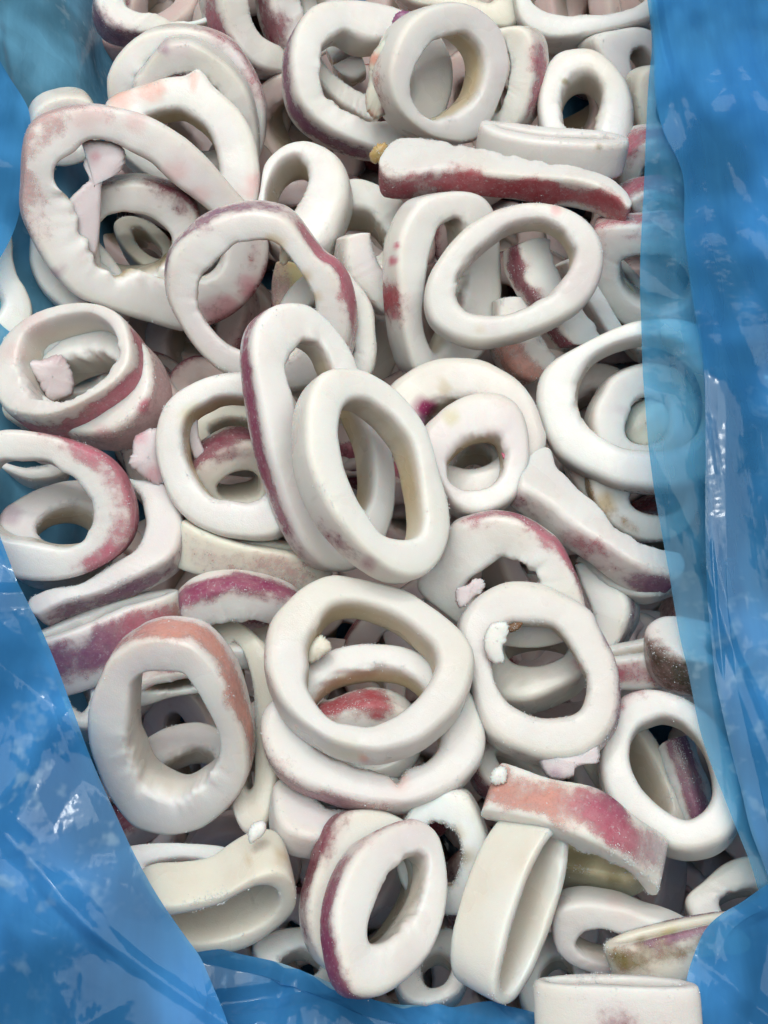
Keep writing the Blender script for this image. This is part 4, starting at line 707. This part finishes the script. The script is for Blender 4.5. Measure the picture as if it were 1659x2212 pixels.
    R('h75', 'white squid ring low at the bottom between the black holed ring and the standing one', [(850,2080),(900,2030),(970,2000),(1010,2050),(1000,2130),(930,2170),(870,2150)], [(920,2085),(945,2065),(965,2080),(955,2110),(930,2115)], z=210, th=20)
    R('h76', 'shaded squid ring low at the bottom, right of the standing one', [(1120,2110),(1160,2030),(1220,2010),(1270,2060),(1270,2150),(1210,2200),(1140,2190)], [(1180,2110),(1200,2080),(1225,2090),(1225,2125),(1200,2135)], z=180, th=20)
    # ---- rings hardly seen in the gaps
    r = np.random.default_rng(5); i = 0
    for gy, lay in [(g, l) for l in (0, 1, 2) for g in range(10)]:
        for gx in range(7):
            x = 60+(gx+lay*.37)*235+r.uniform(-60, 60)+(gy % 2)*90; y = 30+gy*232+r.uniform(-60, 60)
            if x > 1700 or (x < 240 and y < 420) or (x < 260 and y > 1850) or (abs(x-1490) < 110 and abs(y-1660) < 110) or (abs(x-830) < 120 and abs(y-1960) < 110) or (abs(x-150) < 90 and abs(y-400) < 90): continue
            a = r.uniform(130, 175); b = r.uniform(85, 130)
            ring('x%d' % i, 'dim squid ring buried in the shadowed gaps between the upper rings', side=(x, y, r.uniform(-80, 80), a, b, r.uniform(48, 60)), z=r.uniform(-190, -110)-lay*60, th=r.uniform(5, 50), h=95, t=(0, r.choice([1, -1])),
                 base='pink2', skin=[(0.0, r.uniform(.5, 1), .05, .9, r.choice(['rose', 'maroon', 'pink', 'red']), .9)] if r.random() < .7 else [], group='squid rings buried in the gaps of the heap', NS=80)  # base carries the pink of light filtered through flesh; extra skin deepens the gaps
            i += 1

# ================================================================ frost crystals on rims and skin
def build_frost(N=60000):
    P = np.concatenate([a for a, b, c in FROST_P]); Nn = np.concatenate([b for a, b, c in FROST_P]); Wt = np.concatenate([c for a, b, c in FROST_P])
    Wt = Wt*(P[:, 2] > 60*S)*(np.abs(P[:, 0]) < 0.16); Wt = Wt/Wt.sum()
    r = np.random.default_rng(9); k = r.choice(len(P), N, p=Wt)
    c = P[k] + r.normal(size=(N, 3))*0.00018 + Nn[k]*0.0001
    size = 0.00004+0.00010*r.random((N, 1, 1))**3
    base = np.array([[1, 1, 1], [1, -1, -1], [-1, 1, -1], [-1, -1, 1]], float)
    q = r.normal(size=(N, 4)); q /= np.linalg.norm(q, axis=1, keepdims=True)
    w, x, y, z = q.T
    Rm = np.stack([np.stack([1-2*(y*y+z*z), 2*(x*y-z*w), 2*(x*z+y*w)], -1), np.stack([2*(x*y+z*w), 1-2*(x*x+z*z), 2*(y*z-x*w)], -1), np.stack([2*(x*z-y*w), 2*(y*z+x*w), 1-2*(x*x+y*y)], -1)], 1)
    V = c[:, None, :] + np.einsum('nij,kj->nki', Rm, base)*size*np.array([1, 1, 1.0])
    F = (np.arange(N)[:, None, None]*4 + np.array([[0, 1, 2], [0, 3, 1], [0, 2, 3], [1, 3, 2]])).reshape(-1, 3)
    me = bpy.data.meshes.new('frost'); me.from_pydata(V.reshape(-1, 3).tolist(), [], F.tolist()); me.update()
    m, nt = mat_new('ice_grain'); b = N_(nt, 'ShaderNodeBsdfPrincipled'); o = N_(nt, 'ShaderNodeOutputMaterial')
    b.inputs['Base Color'].default_value = (.86, .88, .9, 1); b.inputs['Roughness'].default_value = .25
    nt.links.new(b.outputs[0], o.inputs[0]); me.materials.append(m)
    ob = link('frost', me); ob['kind'] = 'stuff'; ob['label'] = 'fine white frost grains clinging to the rims and skin of the rings'; ob['category'] = 'frost'

build_bag()
build_rings()
build_frost()
